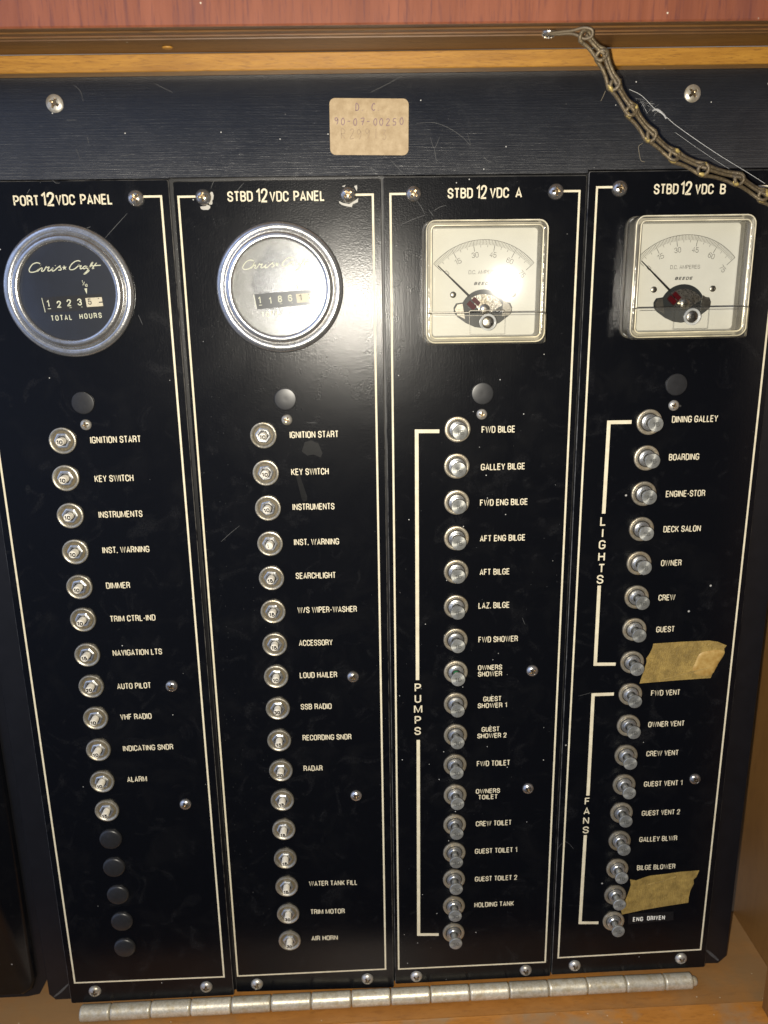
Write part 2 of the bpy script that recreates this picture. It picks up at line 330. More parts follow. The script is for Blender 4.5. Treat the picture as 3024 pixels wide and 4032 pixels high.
M['alu'] = metal('turned_aluminium', (0.46, 0.46, 0.42), 0.40, 0.00004, 2.0, 0.14, None, 0.35)
tg = M['alu'].node_tree.nodes.new('ShaderNodeTangent'); tg.direction_type = 'RADIAL'; tg.axis = 'Y'
_b = M['alu'].node_tree.nodes['Principled BSDF']; _b.inputs['Anisotropic'].default_value = 0.75
M['alu'].node_tree.links.new(tg.outputs['Tangent'], _b.inputs['Tangent'])
M['alu_dark'] = metal('stamped_aluminium', (0.10, 0.10, 0.09), 0.4, dull=0.8)
M['hinge'] = metal('hinge_aluminium', (0.76, 0.70, 0.55), 0.38, 0.0001, 0.5, 0.14, (0.48, 0.39, 0.23), 0.55)
M['pin'] = metal('hinge_gap', (0.16, 0.10, 0.04), 0.6, dull=0.5)
M['brass'] = metal('dirty_brass', (0.20, 0.15, 0.082), 0.48, 0.0003, 1.2, 0.28, (0.12, 0.098, 0.072), 0.55)
M['gold'] = metal('rubbed_brass', (0.52, 0.39, 0.13), 0.42, 0.00004, 1.5, dull=0.6)
M['wire'] = metal('hook_wire', (0.17, 0.13, 0.08), 0.5, dull=0.7)
M['dymo_white'] = plain('stress_white', (0.88, 0.86, 0.76), 0.5)
M['ring'] = metal('plated_ring', (0.70, 0.70, 0.70), 0.22, 0.00004, 0.9, 0.08, (0.50, 0.48, 0.44), 0.12)
M['ivory'] = plain('ivory_button', (0.74, 0.69, 0.58), 0.4, 0.18, 0.6)
M['slot'] = plain('faded_slot', (0.035, 0.033, 0.028), 0.3)
M['ink'] = plain('black_ink', (0.012, 0.010, 0.009), 0.5)
M['green'] = plain('green_band', (0.01, 0.16, 0.05), 0.4)
M['plug'] = plain('black_plug', (0.020, 0.020, 0.021), 0.36, 0.25, 0.5, 0.45)
M['well'] = plain('shaded_recess', (0.15, 0.12, 0.07), 0.5, 0.4, 1.0)  # shadow brown: the shade around the nut is put into this colour
M['bore'] = plain('shaded_bore', (0.012, 0.011, 0.010), 0.5)  # black stands for the shade in the breakers' gaps and grooves
M['dial_black'] = plain('dial_black', (0.010, 0.012, 0.020), 0.5, 0.2, 0.2)
M['dial_print'] = plain('dial_print', (0.68, 0.66, 0.48), 0.5)
M['wheel_white'] = plain('counter_ivory', (0.66, 0.58, 0.42), 0.5)
M['dial_cream'] = plain('ammeter_dial', (0.52, 0.51, 0.45), 0.55, 0.04, 0.15)
M['dial_ink'] = plain('dial_ink', (0.03, 0.03, 0.03), 0.5)
M['window'] = plain('movement_well', (0.020, 0.022, 0.022), 0.35)
M['movement'] = metal('movement_steel', (0.50, 0.47, 0.42), 0.3, 0.0001, 0.8, 0.2, (0.22, 0.18, 0.10))
M['coil'] = plain('red_coil', (0.06, 0.004, 0.006), 0.25, 0.3, 2.0)
M['rim_highlight'] = clear('rim_highlight', 0.6, (1, 0.96, 0.85), 0.2, 0.75, (0.92, 0.84, 0.62))  # pale tubes paint the bright highlight lines along the case rim
M['needle'] = plain('needle_black', (0.008, 0.008, 0.008), 0.4)
M['grey_screw'] = metal('dull_grey_screw', (0.30, 0.28, 0.24), 0.35)
M['pane'] = clear('clear_pane', 0.98, (1, 0.995, 0.97), 0.05)
M['lower'] = clear('frosted_lower', 1.0, (1, 0.995, 0.97), 0.2, 0.05, (0.6, 0.58, 0.5))
M['rim'] = clear('clear_rim', 0.72, (1, 0.97, 0.90), 0.10, 0.15, (0.75, 0.69, 0.54), 0.0003, 0.15)
M['wall'] = clear('clear_wall', 0.66, (1, 0.97, 0.90), 0.12, 0.13, (0.66, 0.60, 0.46), 0.0003, 0.12)
M['knob'] = clear('clear_knob', 0.7, (1, 1, 0.98), 0.08, 0.45, (0.8, 0.8, 0.74))
M['glass'] = clear('gauge_glass', 0.97, (0.95, 0.97, 1), 0.05)
# second hour meter: its dial is faded and clouded all over except for a ragged patch
t = NT('clouded_dial')
sep = t.n.new('ShaderNodeSeparateXYZ'); t.l.new(t.raw, sep.inputs[0])
xx = t.math('ADD', sep.outputs['X'], -2.0); zz = t.math('ADD', sep.outputs['Z'], -1.5)
rad = t.math('SQRT', t.math('ADD', t.math('MULTIPLY', t.math('MULTIPLY', xx, xx), 1.25), t.math('MULTIPLY', zz, zz)))
wob = t.math('ADD', rad, t.math('MULTIPLY', t.math('ADD', t.noise(0.13, 6, 0.62), -0.5), 11.0))
film = t.ramp(t.math('MULTIPLY', wob, 0.05), (0.80, 0.0), (0.93, 1.0))
c = t.mix(film, (0.060, 0.057, 0.050), (0.19, 0.18, 0.152))
c = t.mix(t.ramp(t.noise(1.2, 5, 0.7), (0.45, 0.0), (0.75, 0.4)), c, (0.30, 0.28, 0.24))
t.set(Base_Color=c, Roughness=0.17, Specular_IOR_Level=0.8)
t.bump(t.noise(3.0, 3, 0.6), 0.00005)
M['clouded'] = t.m
# masking tape, darkened where it lies on the black paint
t = NT('masking_tape')
n1 = t.noise(0.16, 6, 0.72); n2 = t.noise(1.6, 4, 0.7, t.scaled((0.9, 1, 1.1))); n3 = t.noise(1.0, 3, 0.5, t.scaled((2.6, 1, 0.25)))
c = t.mix(t.ramp(n1, (0.38, 0.0), (0.64, 1.0)), (0.21, 0.140, 0.036), (0.37, 0.250, 0.066))
c = t.mix(t.ramp(n2, (0.52, 0.0), (0.78, 0.45)), c, (0.12, 0.095, 0.040))
t.set(Base_Color=c, Roughness=0.5); t.bump(t.mix(0.5, n2, n3), 0.0007)
M['tape'] = t.m
t = NT('loose_tape')
t.set(Base_Color=t.mix(t.ramp(t.noise(0.4, 5, 0.6), (0.35, 0.0), (0.65, 1.0)), (0.32, 0.185, 0.042), (0.43, 0.285, 0.088)), Roughness=0.55)
M['flap'] = t.m
t = NT('old_paper')
c = t.mix(t.ramp(t.noise(0.22, 6, 0.65), (0.36, 0.0), (0.68, 1.0)), (0.31, 0.22, 0.115), (0.43, 0.325, 0.19))
c = t.mix(t.ramp(t.noise(0.9, 5, 0.7), (0.60, 0.0), (0.75, 0.6)), c, (0.22, 0.14, 0.065))
t.set(Base_Color=c, Roughness=0.6)
M['paper'] = t.m
M['pencil'] = plain('faded_violet_ink', (0.22, 0.145, 0.15), 0.7)
M['pencil_faint'] = plain('fainter_ink', (0.31, 0.225, 0.14), 0.7)
M['dymo'] = plain('embossed_black_tape', (0.010, 0.010, 0.011), 0.25)
M['scratch'] = plain('scratch_grey', (0.085, 0.085, 0.083), 0.6, 0.5, 0.8)
M['smear'] = plain('gum_smear', (0.009, 0.009, 0.009), 0.30, 0.6, 1.2, 0.25)
M['chip'] = plain('bare_white_chip', (0.42, 0.40, 0.35), 0.5)
M['web'] = clear('cobweb_white', 1.0, (1, 1, 1), 0.5, 0.35, (0.7, 0.7, 0.68))
M['lint'] = plain('lint', (0.20, 0.17, 0.12), 0.9)
M['header'] = wood('red_mahogany', (0.175, 0.052, 0.024), (0.235, 0.076, 0.038), (0.105, 0.034, 0.028), (0.13, 0.13, 0.010), 0.25, 0.42, spk=0.3, streak=0.95)
M['soffit'] = wood('brown_moulding', (0.105, 0.046, 0.010), (0.15, 0.068, 0.015), (0.05, 0.021, 0.007), (0.02, 0.3, 0.3), 0.1, 0.5)
M['strip'] = wood('honey_strip', (0.28, 0.125, 0.013), (0.38, 0.185, 0.024), (0.14, 0.056, 0.008), (0.035, 0.35, 0.35), 0.2, 0.5, streak=0.8)
M['shelf'] = wood('varnished_shelf', (0.42, 0.165, 0.026), (0.51, 0.215, 0.042), (0.26, 0.098, 0.020), (0.03, 0.12, 0.12), 0.35, 0.38, (0.30, 0.215, 0.125), (0.48, 0.66), 0.6, 0.7)
M['dusty'] = wood('dusty_board', (0.31, 0.125, 0.022), (0.39, 0.168, 0.035), (0.20, 0.078, 0.016), (0.03, 0.10, 0.10), 0.15, 0.5, (0.23, 0.140, 0.062), (0.46, 0.70), 0.6, 0.75, side=True)
M['side'] = wood('brown_side', (0.175, 0.080, 0.018), (0.21, 0.10, 0.024), (0.13, 0.056, 0.013), (0.10, 0.05, 0.015), 0.15, 0.5, streak=0.4)
M['post'] = wood('dark_post', (0.17, 0.072, 0.018), (0.20, 0.09, 0.024), (0.10, 0.042, 0.012), (0.2, 0.2, 0.02), 0.15, 0.5, streak=0.6)

# ------------------------------------------------------------------ builders (local axes: x right, z up, -y out of the panel)
def mesh(name, verts, faces, mats, fmat=None, smooth=None):
    me = bpy.data.meshes.new(name)
    me.from_pydata([(x * S, y * S, z * S) for x, y, z in verts], [], faces)
    for m_ in (mats if isinstance(mats, (list, tuple)) else [mats]): me.materials.append(m_)
    if fmat:
        for p, i in zip(me.polygons, fmat): p.material_index = i
    me.update()
    bm = bmesh.new(); bm.from_mesh(me)
    bmesh.ops.recalc_face_normals(bm, faces=bm.faces)
    bm.to_mesh(me); bm.free()
    if smooth is not None:
        for p in me.polygons: p.use_smooth = True
        me.set_sharp_from_angle(angle=math.radians(smooth))
    return me

def put(name, me, parent=None, loc=(0, 0, 0), rot=(0, 0, 0)):
    o = bpy.data.objects.new(name, me)
    COL.objects.link(o)
    o.parent = parent
    o.location = tuple(v * S for v in loc); o.rotation_euler = rot
    return o

def tag(o, label=None, cat=None, group=None, kind=None):
    for k, v in (('label', label), ('category', cat), ('group', group), ('kind', kind)):
        if v: o[k] = v
    return o

def thing(name, label, cat, loc=(0, 0, 0), rot=(0, 0, 0), group=None):
    return tag(put(name, None, None, loc, rot), label, cat, group)

def lathe(prof, seg=48, cap0=False, cap1=True, knurl=None):
    """prof: (radius, height out of the panel)"""
    v = []; f = []
    for i, (r, h) in enumerate(prof):
        for k in range(seg):
            a = 2 * math.pi * k / seg
            rr = r - (0.16 if knurl and knurl[0] <= i <= knurl[1] and k % 2 else 0)
            v.append((rr * math.cos(a), -h, rr * math.sin(a)))
    for i in range(len(prof) - 1):
        for k in range(seg):
            k2 = (k + 1) % seg
            f.append((i * seg + k, i * seg + k2, (i + 1) * seg + k2, (i + 1) * seg + k))
    if cap0: f.append(tuple(range(seg)))
    if cap1: f.append(tuple(range((len(prof) - 1) * seg, len(prof) * seg)))
    return v, f

def loft(loops, cap0=False, cap1=True):
    n = len(loops[0]); v = [p for lp in loops for p in lp]; f = []
    for i in range(len(loops) - 1):
        for k in range(n):
            k2 = (k + 1) % n
            f.append((i * n + k, i * n + k2, (i + 1) * n + k2, (i + 1) * n + k))
    if cap0: f.append(tuple(range(n)))
    if cap1: f.append(tuple(range((len(loops) - 1) * n, len(loops) * n)))
    return v, f

def rrect(w, h, r, cx=0.0, cz=0.0, seg=6):
    r = max(r, 0.01); pts = []
    for sx, sz, a0 in ((1, 1, 0), (-1, 1, 90), (-1, -1, 180), (1, -1, 270)):
        for k in range(seg + 1):
            a = math.radians(a0 + 90 * k / seg)
            pts.append((cx + sx * (w / 2 - r) + r * math.cos(a), cz + sz * (h / 2 - r) + r * math.sin(a)))
    return pts

def lift(pts, y): return [(x, y, z) for x, z in pts]

def box(x0, x1, y0, y1, z0, z1, bev=0.0):
    if bev <= 0:
        v = [(x, y, z) for x in (x0, x1) for y in (y0, y1) for z in (z0, z1)]
        return v, [(0, 1, 3, 2), (4, 6, 7, 5), (0, 4, 5, 1), (2, 3, 7, 6), (0, 2, 6, 4), (1, 5, 7, 3)]
    w, h, cx, cz = x1 - x0, z1 - z0, (x0 + x1) / 2, (z0 + z1) / 2
    return loft([lift(rrect(w, h, bev, cx, cz, 2), y1), lift(rrect(w, h, bev, cx, cz, 2), y0 + bev),
                 lift(rrect(w - bev, h - bev, bev, cx, cz, 2), y0 + bev * .3), lift(rrect(w - 2 * bev, h - 2 * bev, bev, cx, cz, 2), y0)], True, True)

def merge(*parts):
    v = []; f = []
    for pv, pf in parts:
        o = len(v); v += pv; f += [tuple(i + o for i in q) for q in pf]
    return v, f

def tube(path, r, seg=8, closed=False, cap=True):
    """round wire along a path of 3D points"""
    P = [Vector(p) for p in path]; n = len(P); v = []; f = []
    up = Vector((0.13, -0.9, 0.41))
    for i, p in enumerate(P):
        a = P[(i - 1) % n] if (closed or i > 0) else P[i]
        b = P[(i + 1) % n] if (closed or i < n - 1) else P[i]
        d = (b - a).normalized()
        s = d.cross(up)
        if s.length < 1e-3: s = d.cross(Vector((1, 0, 0)))
        s.normalize(); u = s.cross(d).normalized()
        rr = r[i] if isinstance(r, (list, tuple)) else r
        for k in range(seg):
            t_ = 2 * math.pi * k / seg
            v.append(tuple(p + s * (rr * math.cos(t_)) + u * (rr * math.sin(t_))))
    for i in range(n if closed else n - 1):
        j = (i + 1) % n
        for k in range(seg):
            k2 = (k + 1) % seg
            f.append((i * seg + k, i * seg + k2, j * seg + k2, j * seg + k))
    if cap and not closed:
        f.append(tuple(range(seg))); f.append(tuple(range((n - 1) * seg, n * seg)))
    return v, f

def stroke(pts, w, y, taper=False):
    """flat printed line of width w along 2D points (x, z), mitred"""
    v = []; f = []; n = len(pts)
    for i, (x, z) in enumerate(pts):
        dirs = []
        if i > 0: dirs.append(Vector((x - pts[i - 1][0], z - pts[i - 1][1])).normalized())
        if i < n - 1: dirs.append(Vector((pts[i + 1][0] - x, pts[i + 1][1] - z)).normalized())
        d = sum(dirs, Vector((0, 0)))
        d = d.normalized() if d.length > 1e-6 else dirs[0]
        nn = Vector((-d.y, d.x))
        k = 1.0
        if len(dirs) == 2: k = 1.0 / max(0.66, nn.dot(Vector((-dirs[0].y, dirs[0].x))))
        ww = w
        if taper: ww = w * (0.25 + 0.75 * math.sin(math.pi * (0.12 + 0.76 * i / max(1, n - 1))))
        v += [(x + nn.x * ww / 2 * k, y, z + nn.y * ww / 2 * k), (x - nn.x * ww / 2 * k, y, z - nn.y * ww / 2 * k)]
    for i in range(n - 1): f.append((2 * i, 2 * i + 1, 2 * i + 3, 2 * i + 2))
    return v, f

def smooth_path(pts, n=6):
    out = []
    for i in range(len(pts) - 1):
        p0 = pts[max(0, i - 1)]; p1 = pts[i]; p2 = pts[i + 1]; p3 = pts[min(len(pts) - 1, i + 2)]
        for k in range(n):
            u = k / n
            out.append(tuple(0.5 * (2 * b + (c - a) * u + (2 * a - 5 * b + 4 * c - d) * u * u + (-a + 3 * b - 3 * c + d) * u ** 3)
                             for a, b, c, d in zip(p0, p1, p2, p3)))
    out.append(tuple(pts[-1]))
    return out

# a condensed grotesque drawn as strokes: points (u, v) or (u, v, 1) for a rounded corner, in a unit box
O_ = [(.5, 1), (1, 1, 1), (1, 0, 1), (0, 0, 1), (0, 1, 1), (.5, 1)]
GLYPH = {
 'A': (.54, [[(0, 0), (.5, 1), (1, 0)], [(.17, .28), (.83, .28)]]),
 'B': (.50, [[(0, 0), (0, 1), (.96, 1, 1), (.96, .52, 1), (0, .52)], [(0, .52), (1, .52, 1), (1, 0, 1), (0, 0)]]),
 'C': (.51, [[(1, .68), (1, 1, 1), (0, 1, 1), (0, 0, 1), (1, 0, 1), (1, .32)]]),
 'D': (.51, [[(0, 0), (0, 1), (1, 1, 1), (1, 0, 1), (0, 0)]]),
 'E': (.44, [[(1, 1), (0, 1), (0, 0), (1, 0)], [(0, .52), (.92, .52)]]),
 'F': (.42, [[(1, 1), (0, 1), (0, 0)], [(0, .52), (.9, .52)]]),
 'G': (.54, [[(1, .74), (1, 1, 1), (0, 1, 1), (0, 0, 1), (1, 0, 1), (1, .44), (.5, .44)]]),
 'H': (.52, [[(0, 0), (0, 1)], [(1, 0), (1, 1)], [(0, .52), (1, .52)]]),
 'I': (.0, [[(.5, 0), (.5, 1)]]),
 'J': (.42, [[(1, 1), (1, 0, 1), (0, 0, 1), (0, .3)]]),
 'K': (.52, [[(0, 0), (0, 1)], [(1, 1), (.1, .38)], [(.34, .56), (1, 0)]]),
 'L': (.40, [[(0, 1), (0, 0), (1, 0)]]),
 'M': (.70, [[(0, 0), (0, 1)], [(1, 0), (1, 1)], [(.04, 1), (.5, .06), (.96, 1)]]),
 'N': (.55, [[(0, 0), (0, 1)], [(1, 0), (1, 1)], [(.02, 1), (.98, 0)]]),
 'O': (.53, [O_]), '0': (.48, [O_]),
 'P': (.49, [[(0, 0), (0, 1), (1, 1, 1), (1, .46, 1), (0, .46)]]),
 'R': (.51, [[(0, 0), (0, 1), (.98, 1, 1), (.98, .5, 1), (0, .5)], [(.5, .5), (.95, .5, 1), (.95, .1), (1, 0)]]),
 'S': (.50, [[(1, .70), (1, 1, 1), (0, 1, 1), (0, .53, 1), (1, .49, 1), (1, 0, 1), (0, 0, 1), (0, .30)]]),
 'T': (.47, [[(0, 1), (1, 1)], [(.5, 1), (.5, 0)]]),
 'U': (.51, [[(0, 1), (0, 0, 1), (1, 0, 1), (1, 1)]]),
 'V': (.52, [[(0, 1), (.5, 0), (1, 1)]]),
 'W': (.86, [[(0, 1), (.25, 0), (.5, 1), (.75, 0), (1, 1)]]),
 'X': (.52, [[(0, 0), (1, 1)], [(0, 1), (1, 0)]]),
 'Y': (.52, [[(0, 1), (.5, .42), (1, 1)], [(.5, .42), (.5, 0)]]),
 'Z': (.47, [[(0, 1), (1, 1), (0, 0), (1, 0)]]),
 '1': (.24, [[(0, .78), (1, 1), (1, 0)]]),
 '2': (.48, [[(0, .68), (0, 1, 1), (1, 1, 1), (1, .58, 1), (.05, .06), (0, 0), (1, 0)]]),
 '3': (.48, [[(0, .72), (0, 1, 1), (.96, 1, 1), (.96, .53, 1), (.4, .53)], [(.4, .53), (1, .53, 1), (1, 0, 1), (0, 0, 1), (0, .28)]]),
 '4': (.50, [[(.74, 0), (.74, 1), (0, .28), (1, .28)]]),
 '5': (.48, [[(.94, 1), (.1, 1), (.04, .48), (.2, .62, 1), (1, .62, 1), (1, 0, 1), (0, 0, 1), (0, .28)]]),
 '6': (.48, [[(.98, .76), (.98, 1, 1), (0, 1, 1), (0, 0, 1), (1, 0, 1), (1, .6, 1), (0, .6, 1), (0, .4)]]),
 '7': (.46, [[(0, 1), (1, 1), (.34, 0)]]),
 '8': (.48, [[(.5, 1), (.94, 1, 1), (.94, .53, 1), (.06, .53, 1), (.06, 1, 1), (.5, 1)], [(.5, .53), (1, .53, 1), (1, 0, 1), (0, 0, 1), (0, .53, 1), (.5, .53)]]),
 '9': (.48, [[(.02, .24), (.02, 0, 1), (1, 0, 1), (1, 1, 1), (0, 1, 1), (0, .4, 1), (1, .4, 1), (1, .6)]]),
 '.': (.0, [[(.5, -.07), (.5, .09)]]), '-': (.24, [[(0, .42), (1, .42)]]), '/': (.34, [[(0, 0), (1, 1)]])}
def fillet(pts):
    out = []; n = len(pts)
    for i, p in enumerate(pts):
        if len(p) == 2 or i in (0, n - 1): out.append(Vector(p[:2])); continue
        P, A, B = (Vector(q[:2]) for q in (p, pts[i - 1], pts[i + 1]))
        rx, rv = 0.5, 0.26
        def reach(Q):
            d = Q - P; lim = rx if abs(d.x) > abs(d.y) else rv
            nb = pts[i - 1] if Q is A else pts[i + 1]
            return P + d * min(1.0 if len(nb) == 2 else 0.5, lim / max(abs(d.x), abs(d.y)))
        a, b = reach(A), reach(B); k = 0.56
        for j in range(6):
            u = j / 5; c1 = a.lerp(P, k); c2 = b.lerp(P, k)
            q = a * (1 - u) ** 3 + c1 * (3 * u * (1 - u) ** 2) + c2 * (3 * u * u * (1 - u)) + b * u ** 3
            if not out or (q - out[-1]).length > 1e-4: out.append(q)
    return out
def text_at(s, cap, x, z, y, width=None, bold=0.15, shear=0.0, rot=0.0, space=1.0):
    """flat stroke lettering centred on (x, z); bold = stroke width over capital height"""
    t = bold; pen = 0.0; runs = []
    for c in s:
        if c == ' ': pen += 0.28 + 0.1 * space; continue
        w, strokes = GLYPH[c]
        for st in strokes: runs.append((pen, w, fillet(st), 0.8 if c in 'W' or (c in 'NM' and st[0][0] not in (0, 1)) else 0.92 if c in 'NMK' else 1.0))
        pen += w + t + 0.105 * space
    total = pen - 0.105 * space
    k = (width / total) if width else cap
    th = t * min(cap, k * 1.12)
    g = []; cc, sn = math.cos(rot), math.sin(rot)
    for i, (p0, w, st, lt) in enumerate(runs):
        q = []
        for v in st:
            a = (p0 + t / 2 + w * v.x - total / 2) * k; b = -cap / 2 + th / 2 + v.y * (cap - th)
            a += shear * b
            q.append((x + cc * a - sn * b, z + sn * a + cc * b))
        g.append(stroke(q, th * lt, y - 0.0025 * (i % 3)))
    return merge(*g)

def ngon(pts, y): return [(x, y, z) for x, z in pts], [tuple(range(len(pts)))]
def slab(pts, y0, y1): return loft([lift(pts, y0), lift(pts, y1)], False, True)
def ys(pn, x):
    """how far the face of a panel lies behind the front of the top plate"""
    return (0.0, 3.3 - (x + 100) * 0.027, 0.8, 0.3)[pn] if pn < 4 else 0.0
def rz(pn): return -0.027 if pn == 1 else 0.0

def part(name, geo, mat, parent, pn=9, fmat=None, smooth=None, label=None):
    """mesh given in world millimetres, lifted onto panel pn, stored relative to its parent's place"""
    v, f = geo
    L = Vector((0, 0, 0)) if parent is None else parent.location / S
    v = [(x - L.x, y + ys(pn, x) - L.y, z - L.z) for x, y, z in v]
    o = put(name, mesh(name, v, f, mat, fmat, smooth), parent)
    if label: o['label'] = label
    return o

# ------------------------------------------------------------------ the cabinet
WT = 0.0066                     # the woodwork leans this much against the panel
def lean(geo): return [(x, y, z + WT * x) for x, y, z in geo[0]], geo[1]
SHZ = -365.0

o = put('wooden_shelf', mesh('wooden_shelf', *box(-330, 249, -15.3, 60, SHZ - 18, SHZ), M['dusty']))
tag(o, 'dusty brown shelf board under the hinge, behind the joint line', 'shelf')
o = put('shelf_front', mesh('shelf_front', *box(-330, 262, -46, -15.6, SHZ - 18, SHZ - 0.15), M['shelf']))
tag(o, 'orange varnished front board of the shelf along the bottom edge', 'shelf board')
o = put('cabinet_side', mesh('cabinet_side', *box(249.2, 262, -20.5, 140, SHZ - 18, 172), M['side']))
tag(o, 'plain brown wooden cabinet side to the right of the black panels', 'cabinet side')
o = put('corner_post', mesh('corner_post', *box(229.5, 262, -75, -20.7, SHZ + 0.05, 170, 0.8), M['post']))
tag(o, 'dark wooden post standing on the shelf at the right edge', 'post')
o = put('cabinet_back', mesh('cabinet_back', *box(-330, 249, 140.3, 146, SHZ - 18, 172), M['side']))
tag(o, kind='structure')

hb = thing('header_board', 'reddish mahogany board with upright grain across the top', 'board', (0, -43.5, 176))
part('front_face', lean(loft([lift(rrect(640, 240, 0.6, 0, 296.2, 2), -28), lift(rrect(640, 240, 0.6, 0, 296.2, 2), -42.9), lift(rrect(638.8, 238.8, 0.6, 0, 296.2, 2), -43.5)], True)), M['header'], hb)
prof = [(-8.0, 176.0), (-27.0, 176.0), (-27.4, 176.9), (-29.4, 176.9), (-29.8, 175.7), (-32.0, 175.7), (-32.4, 176.4), (-34.6, 176.4), (-35.0, 175.6), (-38.0, 175.6), (-38.4, 176.1), (-42.6, 176.1), (-42.6, 190), (-8, 190)]
v = [(sx * 315, y, z) for sx in (-1, 1) for y, z in prof]; n = len(prof)
f = [(i, (i + 1) % n, (i + 1) % n + n, i + n) for i in range(n)]
so = part('soffit_moulding', lean((v, f)), M['soffit'], hb)
st = put('trim_strip', mesh('trim_strip', *lean(box(-315, 315, -8, -0.4, 168.6, 175.9, 0.5)), M['strip']))
tag(st, 'honey coloured wooden strip along the top of the black plate', 'wood strip')
for i, (dx, y) in enumerate(((-92.6, -15.5), (60, -14))):
    pass
o = part('wood_plug', lean(([(x + -93, -17 + y * 0 + z * 0.8, 176.0 + y * .35 - .12) for x, y, z in lathe([(2.4, 0), (2.0, 1.6), (1.0, 2.0)], 20)[0]], lathe([(2.4, 0), (2.0, 1.6), (1.0, 2.0)], 20)[1])), M['strip'], hb, smooth=40)

# ------------------------------------------------------------------ plates
ch = thing('mounting_frame', 'black mounting frame with clipped corners behind the four panels', 'frame', (0, 5, -356))
out = [(-217, 160), (-217, -353), (-213.5, -357.3), (-200, -357.3), (200, -354.6), (212.5, -354.9), (217.4, -349.5), (218, 160)]
part('frame_sheet', loft([lift(out, 8.0), lift(out, 5.3), lift([(x * 0.9985, z * 0.9992) for x, z in out], 5.0)], True), [M['chassis'], M['edge']], ch, fmat=[0] * 8 + [0] * 8 + [0, 0])
for k, pts in enumerate(DATA['cornerscratch']):
    part('scrape', stroke(smooth_path(pts, 3), 1.9 if k else 1.5, 4.95, True), M['scratch'], ch)

ad = thing('neighbouring_panel', 'black neighbouring panel with a clipped corner at the left edge', 'panel', (-260, 9, -355))
out = [(-214, 120), (-214, -336), (-224.5, -355.5), (-232, -357), (-300, -357), (-300, 120)]
part('backing_sheet', loft([lift(out, 12.0), lift(out, 8.5)], True), M['chassis'], ad)
o2 = [(-224, 118), (-224, -340), (-227, -349), (-233, -353), (-298, -353), (-298, 118)]
o3 = [(-226.5, 117), (-226.5, -340), (-229, -347), (-234, -350.5), (-297, -350.5), (-297, 117)]
part('face_sheet', loft([lift(o2, 8.4), lift(o2, 6.5), lift(o3, 4.2)], False), M['panel'], ad, smooth=60)

tp = thing('top_plate', 'black brushed plate with a paper sticker above the four panels', 'plate', (0, 0, 124))
out = [(-232, 171.5), (-232, 124.0), (-100.3, 124.0), (-100.3, 124.3), (100.9, 124.3), (100.9, 125.8), (232, 125.8), (232, 171.5)]
inn = [(-231.7, 171.2), (-231.7, 124.25), (-100.55, 124.25), (-100.55, 124.55), (100.65, 124.55), (100.65, 126.05), (231.7, 126.05), (231.7, 171.2)]
part('plate_sheet', loft([lift(out, 3.0), lift(out, 0.25), lift(inn, 0)], True), [M['plate'], M['chassis']], tp, fmat=[0] * 8 + [1] * 8 + [0, 0])

PN = ('PORT', 'STBD', 'A', 'B')
NAME = ('PORT 12 VDC PANEL', 'STBD 12 VDC PANEL', 'STBD 12 VDC A', 'STBD 12 VDC B')
RECT = ((-201.8, -100.7, -355.6, 123.7), (-99.5, 0.3, -356.7, 123.2), (1.3, 100.7, -354.2, 123.7), (101.4, 201.2, -352.7, 125.3))
PL = ('leftmost black breaker panel titled PORT 12 VDC PANEL', 'second black breaker panel from the left, titled STBD 12 VDC PANEL',
      'third black breaker panel, titled STBD 12 VDC A, with PUMPS bracket', 'rightmost black breaker panel, titled STBD 12 VDC B, with taped labels')
E5 = -0.04
panels = []
for pn in range(4):
    x0, x1, z0, z1 = RECT[pn]
    t = thing('breaker_panel', PL[pn], 'panel', ((x0 + x1) / 2, ys(pn, (x0 + x1) / 2), z0), (0, 0, 0), 'breaker panels side by side')
    panels.append(t)
    w, h, cx, cz = x1 - x0, z1 - z0, (x0 + x1) / 2, (z0 + z1) / 2
    # finely divided face so that it takes the panel's lean exactly
    n = 4 * 3
    part('panel_sheet', loft([lift(rrect(w, h, 0.9, cx, cz, 2), 1.6), lift(rrect(w, h, 0.9, cx, cz, 2), 0.3), lift(rrect(w - .6, h - .6, 0.7, cx, cz, 2), 0.0)], True),
         [M['panel'], M['edge']], t, pn, fmat=[0] * n + [1] * n + [0, 0])
    B = DATA['border'][pn]
    if pn == 0: path = [(-119.5, B[0][1]), B[0], B[1], B[2], (-197.6, 116.0), (-188, 116.1)]
    elif pn == 3: path = [(119.5, B[0][1]), B[0], B[1], B[2], (198.0, 117.6), (186, 117.6)]
    else: path = [(B[0][0] + 9, B[0][1]), B[0], B[3], B[2], B[1], (B[1][0] - 9, B[1][1])]
    part('border_line', stroke(path, 1.0, E5), M['cream'], t, pn)
    geos = [text_at(s, 6.3 if s == '12' else 4.75, x, z - (0.25 if s == '12' else 0), E5, w, 0.155) for s, x, z, w in DATA['tit'][pn]]
    part('title_lettering', merge(*geos), M['cream'], t, pn)
    L = list(DATA['lab'][pn]); k = 0
    while k < len(L):
        s, x, z, w = L[k]; g = [text_at(s, 3.6, x, z, E5, w, 0.155)]; words = s
        if s in ('OWNERS', 'GUEST') and pn == 2:
            s2, x2, z2, w2 = L[k + 1]; k += 1
            g = [text_at(s, 3.2, x, z + .15, E5, w, 0.155), text_at(s2, 3.2, x2, z2 - .1, E5, w2, 0.155)]; words = s + ' ' + s2
        part('circuit_lettering', merge(*g), M['cream'], t, pn, label='cream printed words ' + words)
        k += 1
    sc = [stroke(smooth_path(p, 4), 0.22, E5 * 0.5, True) for q, p in DATA['scratch'] if q == pn]
    for q in sc: part('scratch', q, M['scratch'], t, pn)
for q, p in DATA['scratch']:
    if q == 9: part('scratch', stroke(smooth_path(p, 4), 0.2, -0.02, True), M['scratch'], tp)
